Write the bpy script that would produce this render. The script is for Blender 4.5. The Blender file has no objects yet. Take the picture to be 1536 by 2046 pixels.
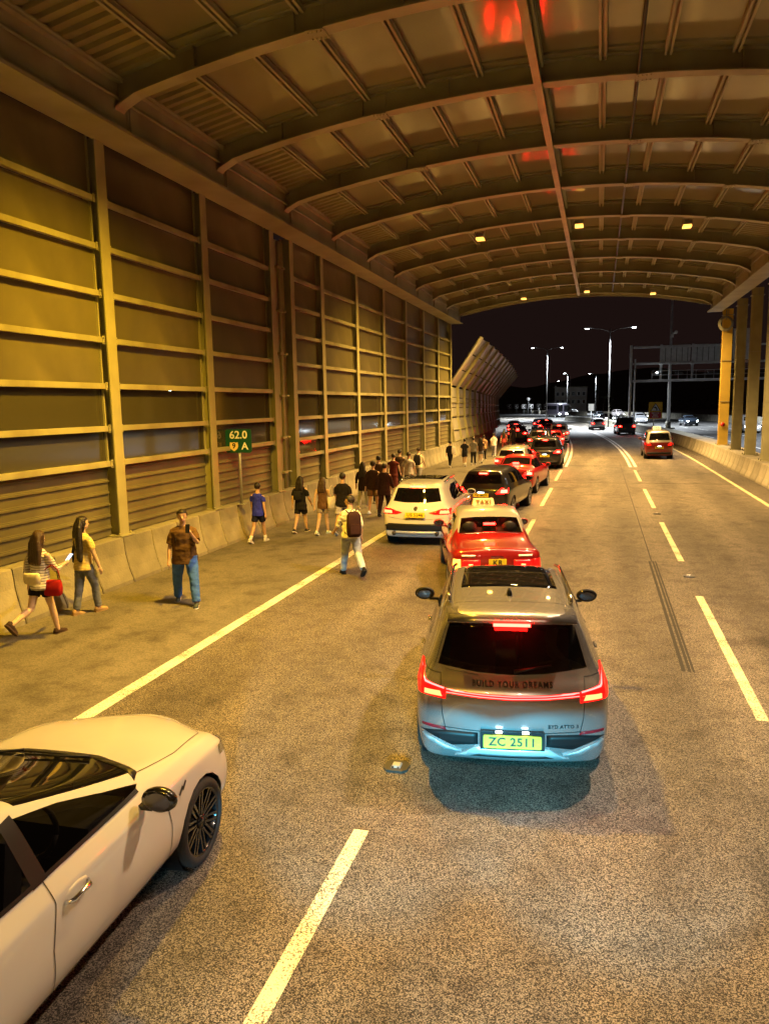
import bpy, bmesh, math, random
from mathutils import Vector, Matrix, noise
from mathutils.bvhtree import BVHTree
R = math.radians
rnd = random.Random(7)
SC = bpy.context.scene
COL = bpy.data.collections.new('place'); SC.collection.children.link(COL)
PLACE = bpy.context.view_layer.layer_collection.children['place']

# ------------------------------------------------------------------ camera
cd = bpy.data.cameras.new('camera')
cd.sensor_fit = 'VERTICAL'; cd.sensor_height = 36.0
cd.lens = 36.0 * 1500 / 2046
cd.clip_start = .05; cd.clip_end = 3000
cam = bpy.data.objects.new('camera', cd); COL.objects.link(cam)
cam.matrix_world = (Matrix.Translation((0, 0, 3.55)) @ Matrix.Rotation(R(15.946), 4, 'Z')
                    @ Matrix.Rotation(R(90 - 8.091), 4, 'X') @ Matrix.Rotation(-.018, 4, 'Z'))
SC.camera = cam

# ------------------------------------------------------------------ night sky
W = bpy.data.worlds.new('World'); SC.world = W; W.use_nodes = True
wn = W.node_tree.nodes; wl = W.node_tree.links
wbg = wn['Background']
sky = wn.new('ShaderNodeTexSky'); sky.sky_type = 'NISHITA'; sky.sun_disc = False
sky.sun_elevation = R(-6); sky.sun_rotation = R(200)
wmix = wn.new('ShaderNodeMixRGB'); wmix.blend_type = 'ADD'; wmix.inputs[0].default_value = 1
wmix.inputs[2].default_value = (.085, .042, .036, 1)          # town glow on the night sky
wl.new(sky.outputs[0], wmix.inputs[1]); wl.new(wmix.outputs[0], wbg.inputs[0])
wbg.inputs[1].default_value = .10

# ------------------------------------------------------------------ exposure, renderer
SC.view_settings.view_transform = 'Standard'; SC.view_settings.look = 'None'
SC.view_settings.exposure = 0.28; SC.view_settings.gamma = 1.0
SC.render.engine = 'CYCLES'
cy = SC.cycles
cy.use_denoising = True
cy.max_bounces = 5; cy.diffuse_bounces = 2; cy.glossy_bounces = 3; cy.transmission_bounces = 4; cy.transparent_max_bounces = 8
cy.sample_clamp_indirect = 4.0; cy.caustics_reflective = False; cy.caustics_refractive = False
SODIUM = (1.0, .555, .085)
LAMP_W = 6600.0

PLACE.exclude = True            # keeps the working set small while the meshes are made; undone at the end

# ------------------------------------------------------------------ helpers
def tag(o, label=None, cat=None, group=None, kind=None):
    if label: o['label'] = label
    if cat: o['category'] = cat
    if group: o['group'] = group
    if kind: o['kind'] = kind
    return o

def empty(name, loc=(0, 0, 0), rz=0, label=None, cat=None, group=None, kind=None):
    o = bpy.data.objects.new(name, None); COL.objects.link(o)
    o.location = loc; o.rotation_euler = (0, 0, rz); o.empty_display_size = .2
    return tag(o, label, cat, group, kind)

def link(name, me, parent=None, loc=None, rot=None):
    o = bpy.data.objects.new(name, me); COL.objects.link(o)
    if parent: o.parent = parent
    if loc is not None: o.location = loc
    if rot is not None: o.rotation_euler = rot
    return o

class MB:
    """collects boxes, tubes and lofts into one mesh"""
    def __init__(s): s.v = []; s.f = []; s.m = []; s.sm = []
    def add(s, verts, faces, mi=0, smooth=False):
        b = len(s.v); s.v += [tuple(v) for v in verts]
        for f in faces: s.f.append([b + i for i in f]); s.m.append(mi); s.sm.append(smooth)
    def box(s, c, d, rot=None, mi=0, taper=1.0):
        x, y, z = d[0] / 2, d[1] / 2, d[2] / 2
        vs = []
        for sz in (-1, 1):
            t = taper if sz > 0 else 1
            for sx, sy in ((-1, -1), (1, -1), (1, 1), (-1, 1)):
                p = Vector((sx * x * t, sy * y * t, sz * z))
                if rot: p = rot @ p
                vs.append(p + Vector(c))
        s.add(vs, [(3, 2, 1, 0), (4, 5, 6, 7), (0, 1, 5, 4), (1, 2, 6, 5), (2, 3, 7, 6), (3, 0, 4, 7)], mi)
    def tube(s, pts, rad, n=8, mi=0, cap=True, smooth=True, up=Vector((0, 0, 1)), flat=1.0):
        pts = [Vector(p) for p in pts]
        if not hasattr(rad, '__len__'): rad = [rad] * len(pts)
        vs = []; tg = []
        for i, p in enumerate(pts):
            t = (pts[min(i + 1, len(pts) - 1)] - pts[max(i - 1, 0)])
            if t.length < 1e-6: t = Vector((0, 0, 1))
            tg.append(t.normalized())
        u = min((up, Vector((1, 0, 0)), Vector((0, 1, 0))), key=lambda c: max(abs(t.dot(c)) for t in tg))
        for i, p in enumerate(pts):
            t = tg[i]; a = t.cross(u).normalized(); b = a.cross(t)
            for k in range(n):
                th = 2 * math.pi * k / n
                vs.append(p + a * math.cos(th) * rad[i] + b * math.sin(th) * rad[i] * flat)
        fs = []
        for i in range(len(pts) - 1):
            for k in range(n):
                k2 = (k + 1) % n
                fs.append((i * n + k, i * n + k2, (i + 1) * n + k2, (i + 1) * n + k))
        if cap:
            fs.append(tuple(range(n))[::-1]); fs.append(tuple((len(pts) - 1) * n + k for k in range(n)))
        s.add(vs, fs, mi, smooth)
    def rings(s, rings, mi=0, cap=True, smooth=True, close=True):
        n = len(rings[0]); vs = [p for r in rings for p in r]; fs = []
        for i in range(len(rings) - 1):
            for k in range(n if close else n - 1):
                k2 = (k + 1) % n
                fs.append((i * n + k, i * n + k2, (i + 1) * n + k2, (i + 1) * n + k))
        if cap:
            fs.append(tuple(range(n))[::-1]); fs.append(tuple((len(rings) - 1) * n + k for k in range(n)))
        s.add(vs, fs, mi, smooth)
    def ball(s, c, r, n=10, m=7, mi=0, rot=None):
        c = Vector(c); r = Vector(r) if hasattr(r, '__len__') else Vector((r, r, r))
        vs = []
        for i in range(m + 1):
            ph = math.pi * i / m
            for k in range(n):
                th = 2 * math.pi * k / n
                p = Vector((r.x * math.sin(ph) * math.cos(th), r.y * math.sin(ph) * math.sin(th), r.z * math.cos(ph)))
                if rot: p = rot @ p
                vs.append(c + p)
        fs = []
        for i in range(m):
            for k in range(n):
                k2 = (k + 1) % n
                q = [i * n + k, (i + 1) * n + k, (i + 1) * n + k2, i * n + k2]
                if i == 0: q = q[:3]
                elif i == m - 1: q = [q[0], q[1], q[3]]
                fs.append(q)
        s.add(vs, fs, mi, True)
    def prism(s, poly, y0, y1, mi=0, axis='y'):
        """poly in (x,z) extruded along y (or (x,y) along z, or (y,z) along x)"""
        n = len(poly)
        def P(p, h):
            return (p[0], h, p[1]) if axis == 'y' else ((p[0], p[1], h) if axis == 'z' else (h, p[0], p[1]))
        vs = [P(p, y0) for p in poly] + [P(p, y1) for p in poly]
        fs = [tuple(range(n)), tuple(range(2 * n - 1, n - 1, -1))]
        for k in range(n):
            k2 = (k + 1) % n; fs.append((k, n + k, n + k2, k2))
        s.add(vs, fs, mi)
    def mesh(s, name, mats, fixn=True):
        me = bpy.data.meshes.new(name); me.from_pydata(s.v, [], s.f)
        for m in (mats if isinstance(mats, (list, tuple)) else [mats]): me.materials.append(m)
        me.polygons.foreach_set('material_index', s.m); me.polygons.foreach_set('use_smooth', s.sm)
        me.update()
        if fixn:
            bm = bmesh.new(); bm.from_mesh(me); bmesh.ops.recalc_face_normals(bm, faces=bm.faces[:]); bm.to_mesh(me); bm.free()
        return me
    def build(s, name, mats, parent=None, loc=None, rot=None, fixn=True):
        return link(name, s.mesh(name, mats, fixn), parent, loc, rot)

def boxmesh(name, d, mat, bevel=0.0, c=(0, 0, 0)):
    mb = MB(); mb.box(c, d); me = mb.mesh(name, mat)
    if bevel:
        bm = bmesh.new(); bm.from_mesh(me)
        bmesh.ops.bevel(bm, geom=bm.edges[:], offset=bevel, segments=2, affect='EDGES', profile=.7)
        bm.to_mesh(me); bm.free()
    return me

def evaluated(me, mods, name='tmp'):
    """mesh with modifiers applied; mods: list of (type, dict)"""
    o = bpy.data.objects.new(name, me); SC.collection.objects.link(o)
    for t, d in mods:
        m = o.modifiers.new(t, t)
        for k, v in d.items(): setattr(m, k, v)
    dg = bpy.context.evaluated_depsgraph_get()
    out = bpy.data.meshes.new_from_object(o.evaluated_get(dg), depsgraph=dg)
    bpy.data.objects.remove(o); bpy.data.meshes.remove(me)
    return out

def text_mesh(txt, size, mat, depth=.002, bold=0.0, spacing=1.0):
    cu = bpy.data.curves.new('lettering', 'FONT'); cu.body = txt; cu.size = size
    cu.align_x = 'CENTER'; cu.align_y = 'CENTER'; cu.extrude = depth; cu.offset = bold; cu.space_character = spacing
    cu.resolution_u = 3
    o = bpy.data.objects.new('lettering', cu); SC.collection.objects.link(o)
    dg = bpy.context.evaluated_depsgraph_get()
    me = bpy.data.meshes.new_from_object(o.evaluated_get(dg), depsgraph=dg)
    bpy.data.objects.remove(o); bpy.data.curves.remove(cu)
    me.materials.clear(); me.materials.append(mat)
    return me

# ------------------------------------------------------------------ materials
def new_mat(name):
    m = bpy.data.materials.new(name); m.use_nodes = True
    nt = m.node_tree; return m, nt, nt.nodes['Principled BSDF']

def pmat(name, col, rough=.5, metal=0.0, coat=0.0, var=0.0, scale=6.0, bump=0.0, bscale=40.0, spec=.5, detail=5.0, dirt=None, rand=0.0):
    """principled paint, cloth or stone with noise variation in its colour and fine relief"""
    m, nt, b = new_mat(name); N = nt.nodes; L = nt.links
    b.inputs['Roughness'].default_value = rough; b.inputs['Metallic'].default_value = metal
    b.inputs['Coat Weight'].default_value = coat; b.inputs['Coat Roughness'].default_value = .04
    b.inputs['Specular IOR Level'].default_value = spec
    c = (*col, 1)
    if var or bump or dirt:
        tc = N.new('ShaderNodeTexCoord')
    if var:
        nz = N.new('ShaderNodeTexNoise'); nz.inputs['Scale'].default_value = scale; nz.inputs['Detail'].default_value = detail
        L.new(tc.outputs['Object'], nz.inputs['Vector'])
        rp = N.new('ShaderNodeValToRGB')
        rp.color_ramp.elements[0].position = .3; rp.color_ramp.elements[1].position = .7
        rp.color_ramp.elements[0].color = (*[max(0, x * (1 - var)) for x in col], 1)
        rp.color_ramp.elements[1].color = (*[min(1, x * (1 + var)) for x in col], 1)
        L.new(nz.outputs['Fac'], rp.inputs[0]); last = rp.outputs[0]
        if dirt:
            n2 = N.new('ShaderNodeTexNoise'); n2.inputs['Scale'].default_value = scale * .35; n2.inputs['Detail'].default_value = 8
            mp = N.new('ShaderNodeMapping'); mp.inputs['Scale'].default_value = (1, 1, .25)
            L.new(tc.outputs['Object'], mp.inputs[0]); L.new(mp.outputs[0], n2.inputs['Vector'])
            r2 = N.new('ShaderNodeValToRGB'); r2.color_ramp.elements[0].position = .5; r2.color_ramp.elements[1].position = .72
            L.new(n2.outputs['Fac'], r2.inputs[0])
            mx = N.new('ShaderNodeMixRGB'); mx.inputs[2].default_value = (*dirt, 1)
            L.new(r2.outputs[0], mx.inputs[0]); L.new(last, mx.inputs[1]); last = mx.outputs[0]
        if rand:
            oi = N.new('ShaderNodeObjectInfo'); mr = N.new('ShaderNodeMapRange'); mr.inputs['To Min'].default_value = 1 - rand; mr.inputs['To Max'].default_value = 1 + rand * .6
            L.new(oi.outputs['Random'], mr.inputs['Value']); mm = N.new('ShaderNodeMixRGB'); mm.blend_type = 'MULTIPLY'; mm.inputs[0].default_value = 1
            L.new(last, mm.inputs[1]); L.new(mr.outputs[0], mm.inputs[2]); last = mm.outputs[0]
        L.new(last, b.inputs['Base Color'])
    else:
        b.inputs['Base Color'].default_value = c
    if bump:
        n3 = N.new('ShaderNodeTexNoise'); n3.inputs['Scale'].default_value = bscale; n3.inputs['Detail'].default_value = 6
        L.new(tc.outputs['Object'], n3.inputs['Vector'])
        bp = N.new('ShaderNodeBump'); bp.inputs['Strength'].default_value = bump; bp.inputs['Distance'].default_value = .02
        L.new(n3.outputs['Fac'], bp.inputs['Height']); L.new(bp.outputs[0], b.inputs['Normal'])
    return m

def emis(name, col, strength, base=(.02, .02, .02)):
    m, nt, b = new_mat(name)
    b.inputs['Base Color'].default_value = (*base, 1); b.inputs['Roughness'].default_value = .2
    b.inputs['Emission Color'].default_value = (*col, 1); b.inputs['Emission Strength'].default_value = strength
    return m

def glassmat(name, tint, clear=.35, rough=.02, diff=(.008, .008, .009)):
    """tinted pane: dark see-through layer under a mirror-like coat"""
    m = bpy.data.materials.new(name); m.use_nodes = True
    nt = m.node_tree; N = nt.nodes; L = nt.links; N.clear()
    out = N.new('ShaderNodeOutputMaterial')
    tr = N.new('ShaderNodeBsdfTransparent'); tr.inputs[0].default_value = (*tint, 1)
    df = N.new('ShaderNodeBsdfDiffuse'); df.inputs[0].default_value = (*diff, 1)
    m1 = N.new('ShaderNodeMixShader'); m1.inputs[0].default_value = clear
    L.new(df.outputs[0], m1.inputs[1]); L.new(tr.outputs[0], m1.inputs[2])
    gl = N.new('ShaderNodeBsdfGlossy'); gl.inputs['Roughness'].default_value = rough; gl.inputs[0].default_value = (.9, .9, .9, 1)
    fr = N.new('ShaderNodeFresnel'); fr.inputs[0].default_value = 1.5
    m2 = N.new('ShaderNodeMixShader')
    L.new(fr.outputs[0], m2.inputs[0]); L.new(m1.outputs[0], m2.inputs[1]); L.new(gl.outputs[0], m2.inputs[2])
    L.new(m2.outputs[0], out.inputs[0])
    return m

def asphalt(name, dark, light, scale, patch, contrast=(.42, .66), rough=.75, bump=.6):
    m, nt, b = new_mat(name); N = nt.nodes; L = nt.links
    tc = N.new('ShaderNodeTexCoord')
    n1 = N.new('ShaderNodeTexNoise'); n1.inputs['Scale'].default_value = scale; n1.inputs['Detail'].default_value = 2.5; n1.inputs['Roughness'].default_value = .6
    vo = N.new('ShaderNodeTexVoronoi'); vo.inputs['Scale'].default_value = scale * .9
    L.new(tc.outputs['Object'], n1.inputs['Vector']); L.new(tc.outputs['Object'], vo.inputs['Vector'])
    bw = N.new('ShaderNodeSeparateColor'); L.new(vo.outputs['Color'], bw.inputs[0])
    ad = N.new('ShaderNodeMath'); ad.operation = 'MULTIPLY_ADD'; ad.inputs[1].default_value = .34
    L.new(bw.outputs[0], ad.inputs[0]); 
    sc = N.new('ShaderNodeMath'); sc.operation = 'MULTIPLY'; sc.inputs[1].default_value = .72
    L.new(n1.outputs['Fac'], sc.inputs[0]); L.new(sc.outputs[0], ad.inputs[2])
    rp = N.new('ShaderNodeValToRGB'); e = rp.color_ramp.elements
    e[0].position, e[1].position = contrast; e[0].color = (*dark, 1); e[1].color = (*light, 1)
    L.new(ad.outputs[0], rp.inputs[0])
    # broad wear: long streaks with the traffic and blotches
    mp = N.new('ShaderNodeMapping'); mp.inputs['Scale'].default_value = (1.1, .16, 1)
    L.new(tc.outputs['Object'], mp.inputs[0])
    n2 = N.new('ShaderNodeTexNoise'); n2.inputs['Scale'].default_value = 1.0; n2.inputs['Detail'].default_value = 6
    L.new(mp.outputs[0], n2.inputs['Vector'])
    r2 = N.new('ShaderNodeValToRGB'); e = r2.color_ramp.elements
    e[0].position = .3; e[1].position = .72; e[0].color = (patch, patch, patch, 1); e[1].color = (1.15, 1.13, 1.1, 1)
    L.new(n2.outputs['Fac'], r2.inputs[0])
    n3 = N.new('ShaderNodeTexNoise'); n3.inputs['Scale'].default_value = 2.6; n3.inputs['Detail'].default_value = 7
    L.new(tc.outputs['Object'], n3.inputs['Vector'])
    r3 = N.new('ShaderNodeValToRGB'); e = r3.color_ramp.elements
    e[0].position = .28; e[1].position = .5; e[0].color = (.62, .6, .58, 1); e[1].color = (1, 1, 1, 1)
    L.new(n3.outputs['Fac'], r3.inputs[0])
    x1 = N.new('ShaderNodeMixRGB'); x1.blend_type = 'MULTIPLY'; x1.inputs[0].default_value = 1
    x2 = N.new('ShaderNodeMixRGB'); x2.blend_type = 'MULTIPLY'; x2.inputs[0].default_value = 1
    L.new(rp.outputs[0], x1.inputs[1]); L.new(r2.outputs[0], x1.inputs[2])
    L.new(x1.outputs[0], x2.inputs[1]); L.new(r3.outputs[0], x2.inputs[2])
    sx = N.new('ShaderNodeSeparateXYZ'); L.new(tc.outputs['Object'], sx.inputs[0])
    wv = N.new('ShaderNodeMath'); wv.operation = 'MULTIPLY_ADD'; wv.inputs[1].default_value = 2 * math.pi / 1.83; wv.inputs[2].default_value = .35; L.new(sx.outputs[0], wv.inputs[0])
    cs = N.new('ShaderNodeMath'); cs.operation = 'COSINE'; L.new(wv.outputs[0], cs.inputs[0])
    tr = N.new('ShaderNodeMath'); tr.operation = 'MULTIPLY_ADD'; tr.inputs[1].default_value = .13 if name == 'worn_asphalt' else .0; tr.inputs[2].default_value = .93; L.new(cs.outputs[0], tr.inputs[0])
    n5 = N.new('ShaderNodeTexNoise'); n5.inputs['Scale'].default_value = .55; n5.inputs['Detail'].default_value = 9; n5.inputs['Roughness'].default_value = .7; L.new(tc.outputs['Object'], n5.inputs['Vector'])
    r5 = N.new('ShaderNodeValToRGB'); e = r5.color_ramp.elements; e[0].position = .30; e[1].position = .46; e[0].color = (.42, .40, .38, 1); e[1].color = (1, 1, 1, 1); L.new(n5.outputs['Fac'], r5.inputs[0])
    x3 = N.new('ShaderNodeMixRGB'); x3.blend_type = 'MULTIPLY'; x3.inputs[0].default_value = 1; L.new(x2.outputs[0], x3.inputs[1]); L.new(tr.outputs[0], x3.inputs[2])
    x4 = N.new('ShaderNodeMixRGB'); x4.blend_type = 'MULTIPLY'; x4.inputs[0].default_value = 1; L.new(x3.outputs[0], x4.inputs[1]); L.new(r5.outputs[0], x4.inputs[2])
    L.new(x4.outputs[0], b.inputs['Base Color'])
    b.inputs['Roughness'].default_value = rough; b.inputs['Specular IOR Level'].default_value = .35
    bp = N.new('ShaderNodeBump'); bp.inputs['Strength'].default_value = bump; bp.inputs['Distance'].default_value = .012
    L.new(ad.outputs[0], bp.inputs['Height']); L.new(bp.outputs[0], b.inputs['Normal'])
    return m

def linepaint(name, col):
    """worn road paint: chips let the dark road show"""
    m, nt, b = new_mat(name); N = nt.nodes; L = nt.links
    tc = N.new('ShaderNodeTexCoord')
    n1 = N.new('ShaderNodeTexNoise'); n1.inputs['Scale'].default_value = 75; n1.inputs['Detail'].default_value = 3
    n2 = N.new('ShaderNodeTexNoise'); n2.inputs['Scale'].default_value = 2.2; n2.inputs['Detail'].default_value = 5
    L.new(tc.outputs['Object'], n1.inputs['Vector']); L.new(tc.outputs['Object'], n2.inputs['Vector'])
    a = N.new('ShaderNodeMath'); a.operation = 'MULTIPLY_ADD'; a.inputs[1].default_value = .5
    L.new(n2.outputs['Fac'], a.inputs[0]); L.new(n1.outputs['Fac'], a.inputs[2])
    rp = N.new('ShaderNodeValToRGB'); e = rp.color_ramp.elements
    e[0].position = .63; e[1].position = .78; e[0].color = (.09, .08, .06, 1); e[1].color = (*col, 1)
    L.new(a.outputs[0], rp.inputs[0]); L.new(rp.outputs[0], b.inputs['Base Color'])
    b.inputs['Roughness'].default_value = .6
    return m

def stripes(name, a, bcol, freq, width=.3):
    m, nt, b = new_mat(name); N = nt.nodes; L = nt.links
    tc = N.new('ShaderNodeTexCoord'); sp = N.new('ShaderNodeSeparateXYZ'); L.new(tc.outputs['Object'], sp.inputs[0])
    ml = N.new('ShaderNodeMath'); ml.operation = 'MULTIPLY'; ml.inputs[1].default_value = freq; L.new(sp.outputs[2], ml.inputs[0])
    fr = N.new('ShaderNodeMath'); fr.operation = 'FRACT'; L.new(ml.outputs[0], fr.inputs[0])
    lt = N.new('ShaderNodeMath'); lt.operation = 'LESS_THAN'; lt.inputs[1].default_value = width; L.new(fr.outputs[0], lt.inputs[0])
    mx = N.new('ShaderNodeMixRGB'); mx.inputs[1].default_value = (*a, 1); mx.inputs[2].default_value = (*bcol, 1)
    L.new(lt.outputs[0], mx.inputs[0]); L.new(mx.outputs[0], b.inputs['Base Color']); b.inputs['Roughness'].default_value = .85
    return m

M = dict(
    road=asphalt('worn_asphalt', (.013, .011, .0095), (.37, .325, .27), 145, .60, (.45, .70)),
    shoulder=asphalt('shoulder_asphalt', (.10, .092, .078), (.20, .184, .16), 60, .75, (.3, .7), bump=.25),
    far_road=asphalt('smooth_asphalt', (.05, .05, .05), (.11, .11, .11), 40, .8, bump=.2),
    line_y=linepaint('warm_white_road_paint', (.80, .74, .46)),
    line_w=linepaint('white_road_paint', (.78, .78, .74)),
    mark=pmat('tyre_black', (.018, .017, .016), .8),
    concrete=pmat('barrier_concrete', (.27, .25, .19), .85, var=.28, scale=1.6, bump=.5, bscale=22, dirt=(.13, .115, .09), rand=.22),
    steel=pmat('painted_steel', (.36, .35, .215), .45, var=.12, scale=2.0, bump=.06, bscale=30, dirt=(.22, .20, .12), rand=.12),
    steel_dark=pmat('roof_steel', (.35, .345, .25), .5, var=.15, scale=1.2, bump=.06, dirt=(.24, .22, .15)),
    cream=pmat('yellow_painted_steel', (.82, .58, .10), .45, var=.08, scale=1.5, dirt=(.60, .42, .08)),
    panel=pmat('noise_panel', (.155, .14, .075), .30, var=.28, scale=.8, spec=.5, dirt=(.085, .076, .045), rand=.32),
    roofpanel=pmat('roof_sheet', (.27, .265, .185), .10, var=.12, scale=.5, spec=.6, dirt=(.21, .20, .14), rand=.25),
    greypanel=pmat('grey_barrier_panel', (.40, .40, .38), .45, var=.2, scale=1.0, dirt=(.28, .28, .26), rand=.15),
    wallrib=pmat('ribbed_wall_sheet', (.17, .155, .09), .5, var=.2, scale=1.3, dirt=(.10, .09, .055), rand=.2),
    corr=pmat('corrugated_sheet', (.30, .27, .17), .38, metal=.2, var=.12, scale=1.3),
    mirrorglass=pmat('mirror_glass', (.10, .10, .11), .06, metal=.9),
    galv=pmat('galvanised_steel', (.42, .43, .44), .42, metal=.35, var=.15, scale=3),
    polegrey=pmat('weathered_pole', (.16, .16, .16), .6, var=.15, scale=2),
    darkmetal=pmat('dark_metal', (.05, .05, .05), .45, metal=.4),
    blackplastic=pmat('black_plastic', (.010, .010, .011), .4, spec=.25),
    rubber=pmat('tyre_rubber', (.014, .014, .014), .8, bump=.2, bscale=60),
    chrome=pmat('chrome', (.75, .75, .77), .12, metal=1.0),
    alloy=pmat('alloy_rim', (.5, .5, .52), .28, metal=.9),
    darkrim=pmat('black_rim', (.018, .018, .02), .22, metal=.5, coat=.6),
    glass=glassmat('tinted_car_glass', (.62, .62, .62), .92),
    glass_dark=glassmat('privacy_glass', (.25, .25, .25), .6),
    acrylic=glassmat('clear_noise_panel', (.50, .47, .38), .30, .06, (.085, .078, .05)),
    interior=pmat('dark_interior', (.035, .03, .027), .7, var=.3, scale=9),
    plate_y=pmat('yellow_plate', (.85, .66, .03), .4),
    plate_w=pmat('white_plate', (.8, .8, .78), .4),
    ink=pmat('black_ink', (.012, .012, .012), .5),
    signgreen=pmat('sign_green', (.005, .075, .05), .4), signwhite=pmat('sign_white', (.85, .85, .82), .4),
    signyellow=pmat('sign_yellow', (.85, .50, .02), .4), signred=pmat('sign_red', (.55, .02, .02), .4), signcream=pmat('sign_cream', (.80, .62, .25), .4),
    skin=pmat('skin', (.52, .33, .22), .55, var=.08, scale=20), skin2=pmat('skin_pale', (.62, .43, .31), .55, var=.08, scale=20),
    hair=pmat('black_hair', (.012, .008, .006), .42, bump=.5, bscale=90), hair2=pmat('brown_hair', (.05, .026, .014), .45, bump=.5, bscale=90),
    redlens=emis('red_lens', (1, .003, .002), 3.0, (.12, .002, .002)),
    redlens_far=emis('red_lens_far', (1, .003, .002), 28, (.12, .002, .002)),  # whole lens glows hard, imitating red bloom on the queue's tails
    brake_dim=emis('brake_light_distant', (1, .010, .006), 95), redlens_dim=emis('red_lens_distant', (1, .006, .004), 10, (.12, .002, .002)),
    brake=emis('brake_light', (1, .005, .003), 150), brake_far=emis('brake_light_far', (1, .0028, .0016), 360),
    brake_core=emis('brake_core', (1, .0045, .0014), 190),
    thinred=emis('red_light_line', (1, .10, .09), 6),
    headl=emis('headlamp_light', (.80, .95, 1), 60), platelight=emis('plate_lamp', (.75, .92, 1), 12),
    sodium=emis('sodium_lens', (1, .45, .06), 2.8), cold=emis('cold_lens', (.85, .95, 1), 45),
    indicator=emis('amber_lens', (1, .42, .03), 6),
    turf=pmat('verge_grass', (.035, .045, .02), .9, var=.4, scale=.6, bump=.5, bscale=6),
)

# ------------------------------------------------------------------ road geometry: straight to 45 m, then a long left bend
def cx(Y): return 0.0 if Y < 45 else -(Y - 45) ** 2 / 860.0
def hd(Y): return 0.0 if Y < 45 else math.atan((Y - 45) / 430.0)
def rp(Y, off, z=0.0):
    a = hd(Y); return Vector((cx(Y) + off * math.cos(a), Y + off * math.sin(a), z))

def ribbon(name, off0, off1, Y0, Y1, z, mat, step=4.0, parent=None, kind=None):
    n = max(1, int((Y1 - Y0) / step)); mb = MB(); vs = []
    for i in range(n + 1):
        Y = Y0 + (Y1 - Y0) * i / n
        vs += [rp(Y, off0, z), rp(Y, off1, z)]
    mb.add(vs, [(2 * i, 2 * i + 1, 2 * i + 3, 2 * i + 2) for i in range(n)])
    o = mb.build(name, mat, parent)
    if kind: tag(o, kind=kind)
    return o

g = MB(); g.add([(-900, -300, -.06), (900, -300, -.06), (900, 1500, -.06), (-900, 1500, -.06)], [(0, 1, 2, 3)])
ground = tag(g.build('ground', M['turf']), 'dark grassy ground beyond the highway', 'ground', kind='structure')
road = tag(ribbon('road', -5.75, 6.9, -30, 260, 0, M['road'], 3.0), 'speckled grey asphalt carriageway running under the enclosure', 'road', kind='structure')
shoulder = tag(ribbon('shoulder', -9.6, -5.72, -30, 260, .004, M['shoulder'], 3.0), 'smooth brown hard shoulder beside the noise wall', 'road shoulder', kind='structure')
oncoming = tag(ribbon('oncoming_road', 7.8, 26, -30, 300, -.004, M['far_road'], 3.0), 'grey oncoming carriageway beyond the median', 'road', kind='structure')
slip = MB(); slip.add([(14, 60, -.02), (120, 60, -.02), (140, 330, -.02), (-40, 330, -.02), (-30, 215, -.02)], [(0, 1, 2, 3, 4)])
tag(slip.build('toll_plaza_road', M['far_road']), 'wide grey paved area beside the oncoming lanes', 'road', kind='structure')

# lane paint, each dash a part of the road
def strip(off, Y0, Y1, w, mat, name='lane_line', z=.008, step=3.0, parent=road):
    return ribbon(name, off - w / 2, off + w / 2, Y0, Y1, z, mat, step, parent)
strip(-5.70, 1, 240, .20, M['line_w'])
strip(5.50, 10, 240, .15, M['line_y'])
for off in (-1.85, 1.82):
    for k in range(5):
        a = 8.75 * k; strip(off, a, min(a + 5.6, 41.2), .13, M['line_y'], 'lane_dash', step=1.5)
    for d in (-.14, .14):
        strip(off + d, 42.6, 230, .15, M['line_w'])
for d in (11.4, 15, 18.6):
    for k in range(22):
        strip(d, 30 + 9 * k, 34.5 + 9 * k, .14, M['line_w'], 'lane_dash', z=.003, parent=oncoming)
# a sawn joint and a skid mark in the lane, patch edges across the carriageway
strip(1.19, 17.3, 46, .025, M['mark'], 'road_joint', z=.004)
for d, w in ((-.055, .05), (.02, .04), (.07, .03)): strip(1.2 + d, 10.2, 17.4, w, M['mark'], 'skid_mark', z=.004)
for Y in (34.2, 43.4, 52):
    mb = MB(); mb.box((-.1, Y, .003), (11.0, .03, .004)); mb.build('road_joint', M['mark'], road)
# road studs (reflecting cat's eyes): a black cast shoe with a pale rubber block and glass beads
def stud(x, y, s, label):
    t = empty('road_stud', (x, y, .0), 0, label, 'road stud', 'reflective studs between the lane dashes')
    mb = MB(); mb.prism([(-.11 * s, -.06), (-.07 * s, -.11), (.07 * s, -.11), (.11 * s, -.06), (.11 * s, .06), (.07 * s, .11), (-.07 * s, .11), (-.11 * s, .06)], .0, .022, axis='z')
    mb.build('cast_shoe', M['darkmetal'], t)
    mb = MB(); mb.box((0, 0, .028), (.09 * s, .11, .022), taper=.75); mb.build('rubber_block', M['galv'], t)
    for d in (-.025, .025):
        mb = MB(); mb.ball((d * s, -.056, .03), (.014, .008, .01), 8, 5); mb.build('glass_bead', M['chrome'], t)
stud(-1.85, 6.75, 1.1, 'worn white road stud in the asphalt just behind the silver SUV')
stud(1.82, 16.0, 1, 'small road stud between lane dashes beside the dark skid mark')
stud(1.82, 24.9, 1, 'small road stud in the second gap of the lane dashes past the skid mark')

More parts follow.
